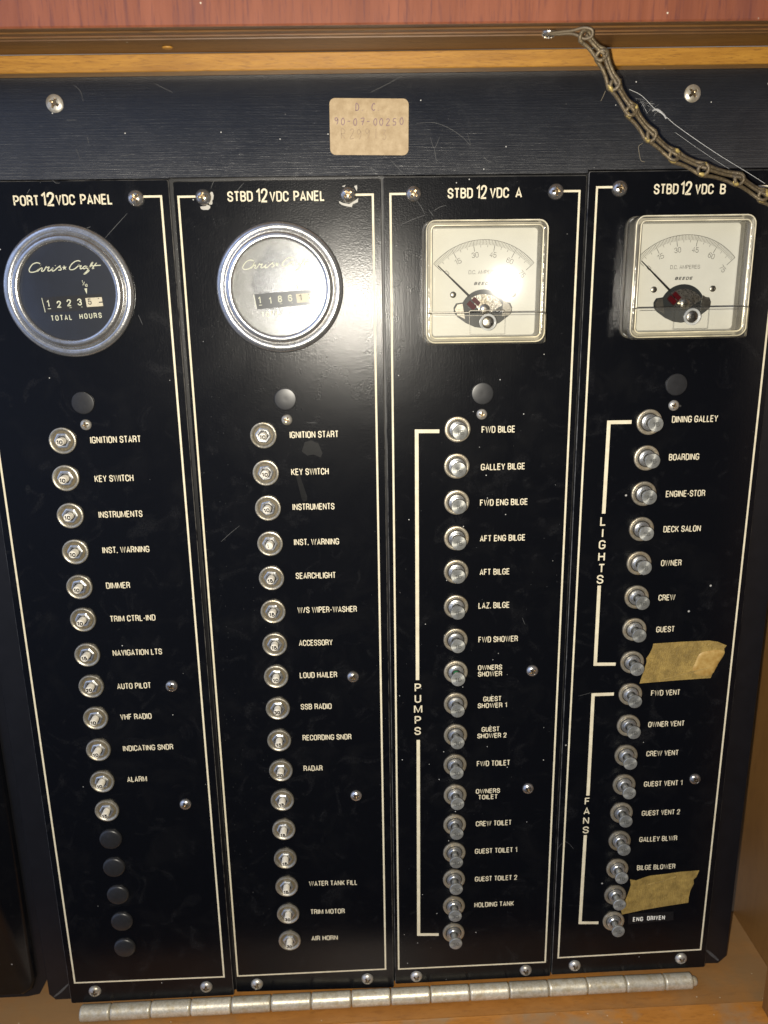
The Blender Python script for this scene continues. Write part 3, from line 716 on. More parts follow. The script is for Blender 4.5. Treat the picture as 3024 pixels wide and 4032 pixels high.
for q, pts in DATA['smear']: part('gum_smear', ngon(pts, -0.015), M['smear'], panels[q], q)
for p in DATA['chips']: part('bare_chip', ngon(p, -0.03), M['chip'], panels[1], 1)

for key, word, pn in (('pu', 'PUMPS', 2), ('li', 'LIGHTS', 3), ('fa', 'FANS', 3)):
    for p, ud in zip(DATA['brackets'][key], ('above', 'below')): part('bracket_line', stroke(p, 1.95, E5), M['cream'], panels[pn], pn, label='cream bracket %s the word %s' % (ud, word))
    g = [text_at(c_, 5.2 if word != 'FANS' else 4.9, x, z, E5, {'I': 0.85, 'M': 4.9, 'L': 3.3, 'F': 3.2}.get(c_, 3.8), 0.15) for c_, (x, z) in zip(word, DATA['vert'][word])]
    part('upright_lettering', merge(*g), M['cream'], panels[pn], pn, label='cream letters %s printed one below another' % word)

# ------------------------------------------------------------------ continuous hinge along the bottom
hg = thing('piano_hinge', 'long aluminium hinge of many knuckles along the bottom of the panels', 'hinge', (0, -3, -359.6))
XS = (-195.5, -176.7, -151.8, -127.1, -101.9, -77.2, -52.0, -26.8, -1.9, 23.1, 48.1, 73.3, 98.4, 123.2, 148.2, 173.2, 191.5)
for a, b_ in zip(XS, XS[1:]):
    L = b_ - a - 0.55; cz = -359.3 + 0.0035 * (a + b_) / 2
    prof = [(4.2, 0), (4.85, 0.7), (4.8, 1.4), (4.8, L - 1.4), (4.85, L - 0.7), (4.2, L)]
    v, f = lathe(prof, 28, True, True)
    rj = random.uniform(-0.12, 0.12)
    v = [(a + 0.27 - y, -3.4 + x + rj, cz + z) for x, y, z in v]
    part('knuckle', (v, f), M['hinge'], hg, smooth=50)
part('hinge_pin', tube([(-194.5, -3.4, -360.5), (194, -3.4, -359.2)], 2.6, 14), M['pin'], hg, smooth=50)
v, f = lathe([(2.4, 0), (3.0, 0.5), (3.0, 2.2), (2.2, 3.2)], 20)
part('pin_end', ([(191.4 - y, -3.4 + x, -359.2 + z) for x, y, z in v], f), M['hinge'], hg, smooth=40)

# ------------------------------------------------------------------ Phillips screws
def screw_mesh(R, H, flat=0.0, mat=None, wear=0):
    v = []; f = []; fm = []
    radii = [0.001] + [R * k / 16 for k in range(1, 17)]; seg = 56
    hw = R * 0.135; arm = R * 0.56
    def height(r, x, z):
        q = r / R
        h = H * math.sqrt(max(0.0, 1 - q * q * 0.93)) if not flat else H * (1 - q ** 3.2 * 0.75)
        ax, az = abs(x), abs(z)
        d = 0.0
        if (ax < hw and az < arm) or (az < hw and ax < arm): d = H * 0.62 * (1 - 0.55 * max(ax, az) / arm)
        if ax < hw * 1.7 and az < hw * 1.7: d = max(d, H * 0.62)
        return h - d, d > 0
    for r in radii:
        for k in range(seg):
            a = 2 * math.pi * k / seg; x, z = r * math.cos(a), r * math.sin(a)
            v.append((x, -height(r, x, z)[0], z))
    for i in range(len(radii) - 1):
        for k in range(seg):
            k2 = (k + 1) % seg
            f.append((i * seg + k, i * seg + k2, (i + 1) * seg + k2, (i + 1) * seg + k))
            am = 2 * math.pi * (k + .5) / seg; rm = (radii[i] + radii[i + 1]) / 2
            fm.append(1 if height(rm, rm * math.cos(am), rm * math.sin(am))[1] else 0)
    b0 = (len(radii) - 1) * seg; b1 = len(v)
    for k in range(seg):
        x, y, z = v[b0 + k]; v.append((x * 1.02, 0.3, z * 1.02))
    for k in range(seg):
        k2 = (k + 1) % seg; f.append((b0 + k, b0 + k2, b1 + k2, b1 + k)); fm.append(0)
    return mesh('screw_head', v, f, [mat or M['chrome'], M['recess']], fm, 35)

SM = {'big': screw_mesh(3.75, 2.7), 'mid': screw_mesh(3.35, 2.3), 'small': screw_mesh(2.75, 1.7, 0, M['steel']), 'flat': screw_mesh(3.9, 1.3, 1, M['steel']), 'low': screw_mesh(3.75, 2.7, 0, M['steel'])}
def screw(kind, pn, x, z, label, group, rot=None):
    a = random.uniform(0, math.pi / 2) if rot is None else rot
    o = put('screw', SM[kind], None, (x, ys(pn, x) - 0.02, z), (0, a, 0))
    return tag(o, label, 'screw', group)
for (pn, (x, z)), lb in zip(DATA['topscrew'], (
        'shiny domed screw right of the PORT 12 VDC PANEL title', 'shiny screw with chipped white paint left of the STBD 12 VDC PANEL title',
        'shiny screw with chipped white paint right of the STBD 12 VDC PANEL title', 'shiny domed screw left of the STBD 12 VDC A title',
        'shiny domed screw right of the STBD 12 VDC A title', 'shiny domed screw left of the STBD 12 VDC B title')):
    screw('big', pn, x, z, lb, 'screws in the top corners of the panels')
for pn, ((x, z), where) in enumerate(zip(DATA['plugscrew'], ('above the left IGNITION START breaker', 'above the second column, under its turned black plug', 'above the FWD BILGE breaker', 'above the DINING GALLEY lettering'))):
    screw('small', pn, x, z, 'small round screw ' + where, 'small screws under the black plugs')
for (pn, (x, z)), lb in zip(DATA['sidescrew'], ('domed screw right of the AUTO PILOT lettering', 'domed screw to the right of and below the ALARM lettering', 'domed screw right of the LOUD HAILER lettering',
        'domed screw to the right of and below the RADAR lettering', 'domed screw right of the OWNERS SHOWER lettering', 'domed screw right of the OWNERS TOILET lettering', 'domed screw right of the GUEST VENT 1 lettering')):
    screw('mid', pn, x, z, lb, 'screws on the right of the breaker columns')
for i, (pn, (x, z)) in enumerate(DATA['botscrew']):
    screw('low', pn, x, z, 'domed screw in the bottom %s corner of the %s' % (('left', 'right')[i % 2], NAME[pn]), 'screws along the bottom edge above the hinge')
for (x, z), sd in zip(DATA['platescrew'], ('left', 'right')):
    screw('flat', 9, x, z, 'dull washer-head screw in the top plate, to the %s of the sticker' % sd, 'screws in the top plate', 0.5 if sd == 'left' else 0.9)

# ------------------------------------------------------------------ push breakers
def gm(name, geo, mat, smooth=40): return mesh(name, geo[0], geo[1], mat, None, smooth)
fa = gm('flange', lathe([(6.9, 0), (6.95, 0.9), (6.7, 1.35), (6.2, 1.5), (5.7, 1.3), (5.3, 0.9), (5.0, 0.3)], 80, False, False, (0, 1)), M['flange_a'], 38)
wa = gm('recess', lathe([(5.1, 0.15), (0.5, 0.15)], 48), M['well'], 38)
da = gm('bore', lathe([(2.6, 0.9), (0.3, 0.9)], 32), M['bore'], 38)
rnd = [((min(4.2, 3.75 / max(0.01, math.cos(((math.radians(a) % (math.pi / 3)) - math.pi / 6)))) ) * math.cos(math.radians(a)), (min(4.2, 3.75 / max(0.01, math.cos(((math.radians(a) % (math.pi / 3)) - math.pi / 6))))) * math.sin(math.radians(a))) for a in range(0, 360, 6)]
na = gm('hex_nut', loft([lift(rnd, 0.1), lift(rnd, -1.25), lift([(x * 0.86, z * 0.86) for x, z in rnd], -1.55), lift([(x * .66, z * .66) for x, z in rnd], -1.5), lift([(x * .64, z * .64) for x, z in rnd], -0.4)], False, False), M['nut'], 30)
ba = gm('button', lathe([(2.0, 0.3), (2.0, 5.3), (1.9, 5.5), (1.4, 5.55)], 32), M['ivory'], 40)
fb = gm('flange', lathe([(6.75, 0), (6.85, 0.6), (6.6, 1.15), (6.0, 1.4), (5.3, 1.3), (4.85, 0.9), (4.95, 0.5)], 64, False, False), M['flange_b'], 38)
wb = gm('recess', lathe([(5.1, 0.25), (0.5, 0.25)], 48), M['bore'], 38)
nb = gm('bushing', lathe([(4.45, 0.3), (4.4, 1.5), (4.2, 2.1), (3.5, 2.35), (3.3, 2.2), (3.0, 2.5), (2.5, 2.6), (2.3, 2.0), (2.3, 0.9)], 48, False, False), M['nut'], 30)
sb = gm('shaft', lathe([(1.75, 0.5), (1.75, 8.6)], 28), M['alu'], 40)
bb = gm('button', lathe([(1.7, 7.9), (3.8, 7.95), (3.98, 8.2), (3.98, 9.2), (3.8, 9.45), (3.4, 9.5)], 48), M['alu'], 35)
sb2 = gm('shaft', lathe([(1.75, 0.5), (1.75, 9.8)], 28), M['alu'], 40)
gb = gm('trip_band', lathe([(1.83, 2.6), (1.83, 4.4)], 28), M['green'], 40)
NUM = {}
def number(s, kind):
    if (s, kind) not in NUM:
        cap = 2.3 if kind == 'a' else 2.4
        w = {'a': 3.3, 'b': 4.0}[kind]
        h = 5.6 if kind == 'a' else 9.56
        g = text_at(s, cap, 0.0 if s != '1' else -0.7, -0.1, -h, w if len(s) > 1 else 0.6, 0.25 if kind == 'a' else 0.14)
        NUM[s, kind] = mesh('rating_number', g[0], g[1], M['ink'] if kind == 'a' else M['alu_dark'])
    return NUM[s, kind]
def copy_tree(o, parent=None):
    c = o.copy(); COL.objects.link(c); c.parent = parent
    for chd in list(o.children): copy_tree(chd, c)
    return c
def proto(kind):
    t = put('push_breaker', None)
    if kind == 'a':
        put('flange', fa, t); put('recess', wa, t); put('hex_nut', na, t); put('bore', da, t); b_ = put('button', ba, t); put('rating_number', number('10', 'a'), b_)
    else:
        put('flange', fb, t); put('recess', wb, t); put('bushing', nb, t); put('shaft', sb, t); b_ = put('button', bb, t); put('rating_number', number('15', 'b'), b_)
    return t
RATE = (('10 10 10 10 10 10 15 20 10 10 10 15').split(), ('10 10 10 1 15 15 15 10 30 15 30 15 15 15 15 30 30').split(), ['15'] * 9 + ['30'] * 8, ['15'] * 17)
WORDS = (['IGNITION START', 'KEY SWITCH', 'INSTRUMENTS', 'INST. WARNING', 'DIMMER', 'TRIM CTRL-IND', 'NAVIGATION LTS', 'AUTO PILOT', 'VHF RADIO', 'INDICATING SNDR', 'ALARM', None],
         ['IGNITION START', 'KEY SWITCH', 'INSTRUMENTS', 'INST. WARNING', 'SEARCHLIGHT', 'W/S WIPER-WASHER', 'ACCESSORY', 'LOUD HAILER', 'SSB RADIO', 'RECORDING SNDR', 'RADAR', None, None, None, 'WATER TANK FILL', 'TRIM MOTOR', 'AIR HORN'],
         ['FWD BILGE', 'GALLEY BILGE', 'FWD ENG BILGE', 'AFT ENG BILGE', 'AFT BILGE', 'LAZ. BILGE', 'FWD SHOWER', 'OWNERS SHOWER', 'GUEST SHOWER 1', 'GUEST SHOWER 2', 'FWD TOILET', 'OWNERS TOILET', 'CREW TOILET', 'GUEST TOILET 1', 'GUEST TOILET 2', 'HOLDING TANK', None],
         ['DINING GALLEY', 'BOARDING', 'ENGINE-STOR', 'DECK SALON', 'OWNER', 'CREW', 'GUEST', None, 'FWD VENT', 'OWNER VENT', 'CREW VENT', 'GUEST VENT 1', 'GUEST VENT 2', 'GALLEY BLWR', 'BILGE BLOWER', None, None])
ODD = {(0, 11): 'white-tipped breaker marked 15 with no lettering, directly below the ALARM breaker',
       (1, 11): 'unlettered white-tipped breaker directly below the RADAR breaker', (1, 12): 'middle of three unlettered white-tipped breakers between RADAR and WATER TANK FILL',
       (1, 13): 'unlettered white-tipped breaker directly above the WATER TANK FILL breaker',
       (2, 16): 'silver knob breaker at the foot of the PUMPS bracket, below HOLDING TANK',
       (2, 7): 'tripped silver knob breaker with a green band beside OWNERS SHOWER',
       (3, 7): 'silver knob breaker touching the upper piece of masking tape', (3, 15): 'silver knob breaker touching the lower piece of masking tape',
       (3, 16): 'silver knob breaker beside the embossed ENG DRIVEN label'}
PA, PB = proto('a'), proto('b'); used = set()
for pn in range(4):
    kind = 'ab'[pn // 2]; src = PA if kind == 'a' else PB
    for i, rate in enumerate(RATE[pn]):
        x, z = DATA['brk'][pn][i]
        o = src if src not in used else copy_tree(src)
        used.add(src)
        o.location = (x * S, ys(pn, x) * S, z * S); o.rotation_euler = (0, random.uniform(-0.06, 0.06), rz(pn))
        w = WORDS[pn][i]
        if (pn, i) in ODD: lb = ODD[pn, i]
        elif kind == 'a': lb = 'white-tipped breaker marked %s left of %s%s' % (rate, w, ' on the %s' % NAME[pn] if i < 4 else ' lettering')
        else: lb = 'silver knob breaker marked %s left of the %s lettering' % (rate, w)
        tag(o, lb, 'breaker', 'white-tipped push breakers in two columns' if kind == 'a' else 'silver knob push breakers in two columns')
        for c_ in o.children:
            if c_.name.startswith('button'):
                for d_ in c_.children: d_.data = number(rate, kind); d_.rotation_euler = (0, random.uniform(-0.12, 0.12), 0)
                dep = random.uniform(-0.25, 0.25)
                if (pn, i) == (2, 7): dep = 1.4
                c_.location = (0, -dep * S, 0); c_.rotation_euler = (random.uniform(-.035, .035), 0, random.uniform(-.035, .035))
            if c_.name.startswith('hex_nut'): c_.rotation_euler = (0, random.uniform(-0.2, 0.2), 0)
            if (pn, i) == (2, 7) and c_.name.startswith('shaft'): c_.data = sb2
        if (pn, i) == (2, 7): put('trip_band', gb, o)

# ------------------------------------------------------------------ black hole plugs
pt = gm('hole_plug', lathe([(5.7, 0), (5.7, 0.5), (5.45, 0.85), (5.0, 0.95), (1.0, 0.9)], 56), M['plug'], 35)
pb = gm('hole_plug', lathe([(6.5, 0), (6.5, 0.8), (6.1, 1.6), (5.2, 1.95), (1.0, 2.1)], 56), M['plug'], 45)
for pn, ((x, z), where) in enumerate(zip(DATA['plugtop'], ('left hour meter', 'clouded hour meter', 'left ammeter', 'right ammeter'))):
    tag(put('hole_plug', pt, None, (x, ys(pn, x), z), (0, 0, rz(pn))), 'flat black hole plug a little below the ' + where, 'plug', 'black plugs below the gauges')
for i, w in enumerate(('topmost', 'second', 'middle', 'fourth', 'lowest')):
    x, z = DATA['brk'][0][12 + i]
    tag(put('hole_plug', pb, None, (x, ys(0, x), z)), '%s of the five black rubber plugs at the foot of the leftmost panel' % w, 'plug', 'black rubber plugs closing spare holes')
# ------------------------------------------------------------------ hour meters
def crop(u, v): return ((u - 794) / 40.2, -(v - 687) / 40.2)
SCRIPT = [[(325, 158), (290, 141), (240, 141), (180, 165), (130, 215), (100, 265), (105, 300), (140, 312), (200, 306), (250, 285), (300, 240), (335, 185), (300, 240), (255, 300)],
          [(255, 300), (310, 250), (345, 235), (352, 250), (332, 288), (350, 298), (385, 280), (430, 215), (440, 232), (488, 222), (462, 262), (456, 290), (490, 290), (530, 262), (560, 235), (536, 280), (548, 298), (590, 280), (640, 240), (705, 200)],
          [(705, 200), (690, 228), (718, 258), (700, 280), (655, 282)], [(604, 194), (612, 202)],
          [(1095, 130), (1060, 115), (1000, 125), (930, 170), (880, 230), (875, 268), (910, 280), (970, 265), (1030, 222), (1060, 185), (1050, 208), (1062, 216), (1102, 208), (1076, 248), (1085, 268), (1125, 250)],
          [(1212, 226), (1170, 217), (1130, 245), (1142, 266), (1178, 255), (1215, 226), (1200, 256), (1230, 264), (1290, 210), (1330, 155), (1308, 162), (1262, 230), (1200, 310), (1135, 365), (1180, 350), (1230, 312), (1245, 290)],
          [(1402, 160), (1350, 212), (1315, 252), (1312, 266), (1345, 255)], [(1272, 216), (1475, 206)]]
def dial_print(y, last):
    g = []
    for s in SCRIPT:
        g.append(stroke(smooth_path([crop(*p) for p in s], 4) if len(s) > 2 else [crop(*p) for p in s], 0.44, y - 0.002 * len(g)))
    st_ = [crop(775 + (50 if k % 2 == 0 else 20) * math.sin(math.pi * k / 5), 240 - (50 if k % 2 == 0 else 20) * math.cos(math.pi * k / 5)) for k in range(10)]
    g.append(ngon(st_, y))
    def word(s, u0, u1, v, h, sp=1.0, b=0.16): 
        x0, z = crop(u0, v); x1, _ = crop(u1, v)
        g.append(text_at(s, h / 40.2, (x0 + x1) / 2, z, y, x1 - x0, b, 0, 0.035, sp))
    word('TOTAL', 400, 806, 1178, 104, 3.2); word('HOURS', 956, 1388, 1154, 104, 3.2)
    word('1', 1075, 1098, 505, 52); word('10', 1122, 1178, 575, 56)
    g.append(stroke([crop(1090, 572), crop(1130, 508)], 0.25, y))
    g.append(ngon([crop(1110, 636), crop(1165, 630), crop(1147, 742)], y))
    return merge(*g)
def hour_meter(pn, x, z, label, digits, last, glassmat, rot, cloudy):
    t = thing('hour_meter', label, 'hour meter', (x, ys(pn, x), z), (0, rot, rz(pn)), 'round hour meters')
    put('bezel', gm('bezel', lathe([(31.2, 0), (31.4, 0.8), (30.9, 1.8), (29.6, 2.5), (28.2, 2.6), (27.3, 2.1), (26.9, 1.5)], 128, False, False), M['ring'], 60), t)
    put('inner_ring', gm('inner_ring', lathe([(26.9, 1.4), (26.7, 3.2), (25.9, 4.4), (24.6, 4.9), (23.5, 4.7), (23.0, 4.1), (22.9, 3.0)], 128, False, False), M['ring'], 60), t)
    d = put('dial', gm('dial', lathe([(23.2, 2.4), (1, 2.4)], 96), M['clouded'] if cloudy else M['dial_black'], 30), t)
    put('dial_lettering', mesh('dial_lettering', *dial_print(-2.45, last), M['dial_print']), d)
    # the counter: a slot in the dial with five drums
    c_ = put('counter', mesh('counter', *slab([crop(*p) for p in ((290, 785), (1440, 740), (1450, 1030), (320, 1080))], -2.41, -2.45), M['slot'] if cloudy else M['ink']), t)
    gg = []
    for s, (u, v) in zip(digits[:4], ((378, 905), (590, 922), (786, 897), (990, 887))):
        a, b_ = crop(u, v); gg.append(text_at(s, 3.3, a, b_, -2.52, 1.2 if s == '1' else 2.1, 0.17, 0, 0.04))
    gg += [stroke([crop(362, 1004), crop(425, 1000)], 0.3, -2.52), stroke([crop(780, 992), crop(830, 988)], 0.18, -2.52), stroke([crop(1010, 983), crop(1040, 981)], 0.18, -2.52), stroke([crop(272, 795), crop(306, 1068)], 0.3, -2.52)]
    put('counter_digits', mesh('counter_digits', *merge(*gg), M['dial_print']), c_)
    put('tenths_drum', mesh('tenths_drum', *ngon([crop(*p) for p in ((1108, 815), (1428, 803), (1440, 972), (1122, 985))], -2.5), M['wheel_white']), c_)
    a, b_ = crop(1186, 885)
    put('tenths_digit', mesh('tenths_digit', *merge(text_at(digits[4], 2.9, a, b_, -2.56, 1.7, 0.14, 0, 0.04), stroke([crop(1365, 900), crop(1438, 897)], 0.5, -2.56), stroke([crop(1352, 828), crop(1372, 826)], 0.35, -2.56)), M['ink']), c_)
    put('glass', mesh('glass', *lathe([(23.1, 3.5), (20, 3.8), (14, 4.0), (7, 4.1), (1, 4.12)], 72), glassmat, None, 50), t)
    return t
hour_meter(0, DATA['m1'][0], DATA['m1'][1], 'clear round hour meter with a script name and 1223 on its counter', '12235', 0, M['glass'], -0.004, 0)
hour_meter(1, DATA['m2'][0], DATA['m2'][1], 'round hour meter with hazy clouded glass, its counter reading 1186', '11861', 0, M['glass'], -0.02, 1)

# ------------------------------------------------------------------ ammeters
def arc(r, a0, a1, n): return [(r * math.sin(math.radians(a0 + (a1 - a0) * k / n)), r * math.cos(math.radians(a0 + (a1 - a0) * k / n))) for k in range(n + 1)]
PV = (0.2, -13.2)               # needle pivot below the middle of the dial
def ammeter(pn, x, z, label, tilt, rot):
    t = thing('ammeter', label, 'ammeter', (x, ys(pn, x), z), (0, rot, 0), 'square clear-cased ammeters')
    px, pz = PV
    put('base', mesh('base', *loft([lift(rrect(58.5, 57.5, 3.5), 0), lift(rrect(58.5, 57.5, 3.5), -2.0)], False), M['plug']), t)
    d = put('dial', mesh('dial', *loft([lift(rrect(57.4, 56.2, 2), -2.2), lift(rrect(57.4, 56.2, 2), -4.0)], False), M['dial_cream']), t)
    g = [stroke([(px + a, pz + b_) for a, b_ in arc(33.4, -48, 48, 64)], 0.2, -4.05)]
    for k in range(76):
        a = -48 + 96 * k / 75; ln = 5.2 if k % 15 == 0 else (3.6 if k % 5 == 0 else 2.5)
        s, c_ = math.sin(math.radians(a)), math.cos(math.radians(a))
        g.append(stroke([(px + 33.4 * s, pz + 33.4 * c_), (px + (33.4 - ln) * s, pz + (33.4 - ln) * c_)], 0.17 if k % 15 else 0.24, -4.04))
    for k, s in enumerate(('0', '15', '30', '45', '60', '75')):
        a = -48 + 96 * k / 5 + (2.5 if k == 0 else 0); r = 26.6 if k not in (0, 5) else 25.6
        g.append(text_at(s, 2.5, px + r * math.sin(math.radians(a)), pz + r * math.cos(math.radians(a)), -4.05, 3.3 if len(s) > 1 else 1.5, 0.085, 0, -math.radians(a) * (1.0 if k in (0, 5) else 0.75)))
    g.append(text_at('D.C. AMPERES', 1.85, px, pz + 18.2, -4.05, 15.0, 0.09))
    g.append(text_at('BEEDE', 1.45, px - 0.2, pz + 12.8, -4.05, 9.0, 0.24, 0.4))
    put('scale_markings', mesh('scale_markings', *merge(*g), M['dial_ink']), d)
    for sx in (-15.1, 14.8):
        put('dial_screw', gm('dial_screw', ([(a + px + sx, b_ - 4.0, c_ + pz + 7.6) for a, b_, c_ in lathe([(1.55, 0), (1.5, 0.5), (1.1, 0.75)], 24)[0]], lathe([(1.55, 0), (1.5, 0.5), (1.1, 0.75)], 24)[1]), M['grey_screw']), d)
    # movement seen through the shaped window of the dial
    top = arc(11.6, -62, 62, 20)
    win = [(px + a, pz - 1.6 + b_) for a, b_ in top] + [(px + 13.6, pz + 3.4), (px + 14.6, pz + 1.2), (px + 14.4, pz - 1.4), (px + 12.6, pz - 3.2), (px + 8.5, pz - 6.2), (px + 4, pz - 8.2), (px, pz - 8.8),
           (px - 4, pz - 8.2), (px - 8.5, pz - 6.2), (px - 12.8, pz - 3.2), (px - 14.6, pz - 1.2), (px - 14.8, pz + 1.4), (px - 13.6, pz + 3.4)]
    w = put('movement', mesh('movement', *slab(win, -4.0, -4.06), M['window']), t)
    yk = [(px + a, pz - 3.5 + b_) for a, b_ in arc(11.2, -33, 58, 18)] + [(px + a, pz - 3.5 + b_) for a, b_ in reversed(arc(3.0, -33, 58, 8))]
    put('magnet_yoke', mesh('magnet_yoke', *slab(yk, -4.06, -4.9), M['movement']), w)
    put('side_plate', mesh('side_plate', *merge(slab([(px + 9.5, pz - 3), (px + 13.2, pz - 2.4), (px + 14.2, pz + 0.6), (px + 12.9, pz + 2.8), (px + 10, pz + 4.5)], -4.07, -4.7),
                     slab([(px - 9, pz - 4.2), (px - 13, pz - 2), (px - 14.2, pz + 0.6), (px - 12.9, pz + 2.8), (px - 10.4, pz + 3.2)], -4.07, -4.5)), M['grey_screw']), w)
    ca = math.radians(-47); ux, uz = math.sin(ca), math.cos(ca); vx, vz = uz, -ux
    def loc(u, v): return (px + ux * u + vx * v, pz - 1.0 + uz * u + vz * v)
    cb = put('coil', mesh('coil', *merge(slab([loc(4.5, -2.9), loc(4.5, -0.5), loc(9.0, -0.5), loc(9.0, -2.9)], -4.9, -6.2), slab([loc(4.2, 0.2), loc(4.2, 2.3), loc(8.6, 2.3), loc(8.6, 0.2)], -4.9, -6.0)), M['coil']), w)
    put('needle', mesh('needle', *merge(tube([(px + ux * 10, -5.8, pz + uz * 10), (px + ux * 22, -5.8, pz + uz * 22)], [0.55, 0.4], 8), tube([(px + ux * 21, -5.8, pz + uz * 21), (px + ux * 31.3, -5.8, pz + uz * 31.3)], [0.38, 0.22], 8)), M['needle']), w)
    put('pivot_hub', gm('pivot_hub', ([(a + px + 0.4, b_ - 4.2, c_ + pz + 0.4) for a, b_, c_ in lathe([(2.6, 0), (2.6, 2.2), (1.8, 2.8), (0.8, 2.9)], 28)[0]], lathe([(2.6, 0), (2.6, 2.2), (1.8, 2.8), (0.8, 2.9)], 28)[1]), M['movement']), w)
    # clear case: walls, thick rounded rim, sloping pane, frosted lower cover with its zero screw
    W, H, R_ = 60.0, 58.5, 4.5
    put('case_wall', mesh('case_wall', *loft([lift(rrect(W, H, R_), -0.1), lift(rrect(W, H, R_), -2.0), lift(rrect(W - 1.2, H - 1.2, R_), -2.3), lift(rrect(W - 1.0, H - 1.0, R_), -12.2)], False, False), M['wall'], None, 50), t)
    put('case_rim', mesh('case_rim', *loft([lift(rrect(W - 1.0, H - 1.0, R_), -12.25), lift(rrect(W - 1.6, H - 1.6, R_), -13.6), lift(rrect(W - 3.2, H - 3.2, R_ - .6), -14.3), lift(rrect(W - 5.4, H - 5.4, R_ - 1.6), -14.4), lift(rrect(W - 6.8, H - 6.8, 2.4), -13.7), lift(rrect(W - 7.4, H - 7.4, 2.0), -11.8), lift(rrect(W - 7.8, H - 7.8, 1.8), -5)], False, False), M['rim'], None, 60), t)
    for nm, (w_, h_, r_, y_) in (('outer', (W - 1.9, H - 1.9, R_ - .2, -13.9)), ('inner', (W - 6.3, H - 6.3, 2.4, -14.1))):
        put('rim_highlight', mesh('rim_highlight', *tube(lift(rrect(w_, h_, r_, 0, 0, 5), y_), 0.34, 6, True), M['rim_highlight'], None, 60), t)
    hw = W / 2 - 3.5; zt = H / 2 - 3.5; zb = pz - 0.8
    k = math.tan(tilt)  # slope made up so that the flash glints in the left meter
    k2 = 0.0245 if tilt else 0.0
    pane = [(px_, -10.6 - k * px_ - k2 * pz_, pz_) for px_, pz_ in ((-hw, zt), (hw, zt), (hw, zb), (-hw, zb))]
    put('front_pane', mesh('front_pane', pane, [(0, 1, 2, 3)], M['pane']), t)
    lo = put('lower_cover', mesh('lower_cover', *loft([lift(rrect(W - 0.6, zb + H / 2, 1.5, 0, (zb - H / 2) / 2), -12.0), lift(rrect(W - 0.6, zb + H / 2, 1.5, 0, (zb - H / 2) / 2), -14.5), lift(rrect(W - 2.0, zb + H / 2 - 1.4, 1.5, 0, (zb - H / 2) / 2), -15.3)], False, True), M['lower'], None, 25), t)
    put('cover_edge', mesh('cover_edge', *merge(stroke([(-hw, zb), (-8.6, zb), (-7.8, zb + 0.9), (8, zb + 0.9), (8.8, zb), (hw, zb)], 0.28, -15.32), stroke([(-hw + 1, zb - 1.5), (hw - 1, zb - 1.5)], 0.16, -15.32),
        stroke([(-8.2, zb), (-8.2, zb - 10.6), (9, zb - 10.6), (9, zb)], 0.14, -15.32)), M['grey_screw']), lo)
    zs = pz - 5.6
    put('zero_screw_boss', gm('zero_screw_boss', ([(a + 0.8, b_ - 15.3, c_ + zs) for a, b_, c_ in lathe([(4.1, 0), (4.1, 0.9), (3.7, 1.2), (3.1, 1.1), (2.9, 0.6)], 40, False, False)[0]], lathe([(4.1, 0), (4.1, 0.9), (3.7, 1.2), (3.1, 1.1), (2.9, 0.6)], 40, False, False)[1]), M['knob']), lo)
    put('zero_screw', mesh('zero_screw', *merge(([(a + 0.8, b_ - 15.31, c_ + zs) for a, b_, c_ in lathe([(2.8, 0), (2.6, 0.7), (1.8, 1.0), (0.5, 1.05)], 28)[0]], lathe([(2.8, 0), (2.6, 0.7), (1.8, 1.0), (0.5, 1.05)], 28)[1])), M['movement'], None, 50), lo)
    return t
ammeter(2, 50.0, 74.2, 'left ammeter in a clear square case, on the STBD 12 VDC A panel', math.radians(11.7), 0.004)
ammeter(3, 150.6, 75.1, 'right ammeter in a clear square case, on the STBD 12 VDC B panel', 0.0, 0.0)

# ------------------------------------------------------------------ sticker, tape, embossed label
c4 = DATA['sticker']
cx = sum(p[0] for p in c4) / 4; cz = sum(p[1] for p in c4) / 4
stk = thing('paper_sticker', 'aged paper sticker with faded handwriting on the top plate', 'sticker', (cx, -0.03, cz), (0, 0.014, 0))
put('paper', mesh('paper', *loft([lift(rrect(37.2, 24.6, 2.6), 0.0), lift(rrect(37.2, 24.6, 2.6), -0.08), lift(rrect(37.0, 24.4, 2.5), -0.12)], False), M['paper']), stk)
HAND = {'D': [[(.1, 0), (.15, 1), (.6, .85), (.75, .4), (.5, .05), (0, 0)]], 'C': [[(.75, .85), (.45, 1), (.1, .6), (.1, .2), (.4, 0), (.75, .15)]], '.': [[(.3, .02), (.38, .08)]],
        '9': [[(.65, .75), (.35, 1), (.1, .75), (.35, .5), (.65, .75), (.6, .3), (.4, 0)]], '0': [[(.4, 1), (.12, .6), (.2, .1), (.5, 0), (.7, .45), (.55, .95), (.4, 1)]], '-': [[(.1, .5), (.6, .52)]],
        '7': [[(.1, .95), (.7, 1), (.35, 0)], [(.25, .5), (.6, .52)]], '2': [[(.12, .8), (.4, 1), (.65, .75), (.1, 0), (.7, .06)]], '5': [[(.7, 1), (.25, .95), (.2, .55), (.6, .5), (.6, .1), (.12, .02)]],
        'R': [[(.15, 0), (.2, 1), (.65, .85), (.6, .55), (.2, .5), (.7, 0)]], '1': [[(.4, 1), (.36, 0)]], '3': [[(.15, .95), (.6, .9), (.3, .55), (.65, .35), (.45, 0), (.12, .08)]], ' ': []}
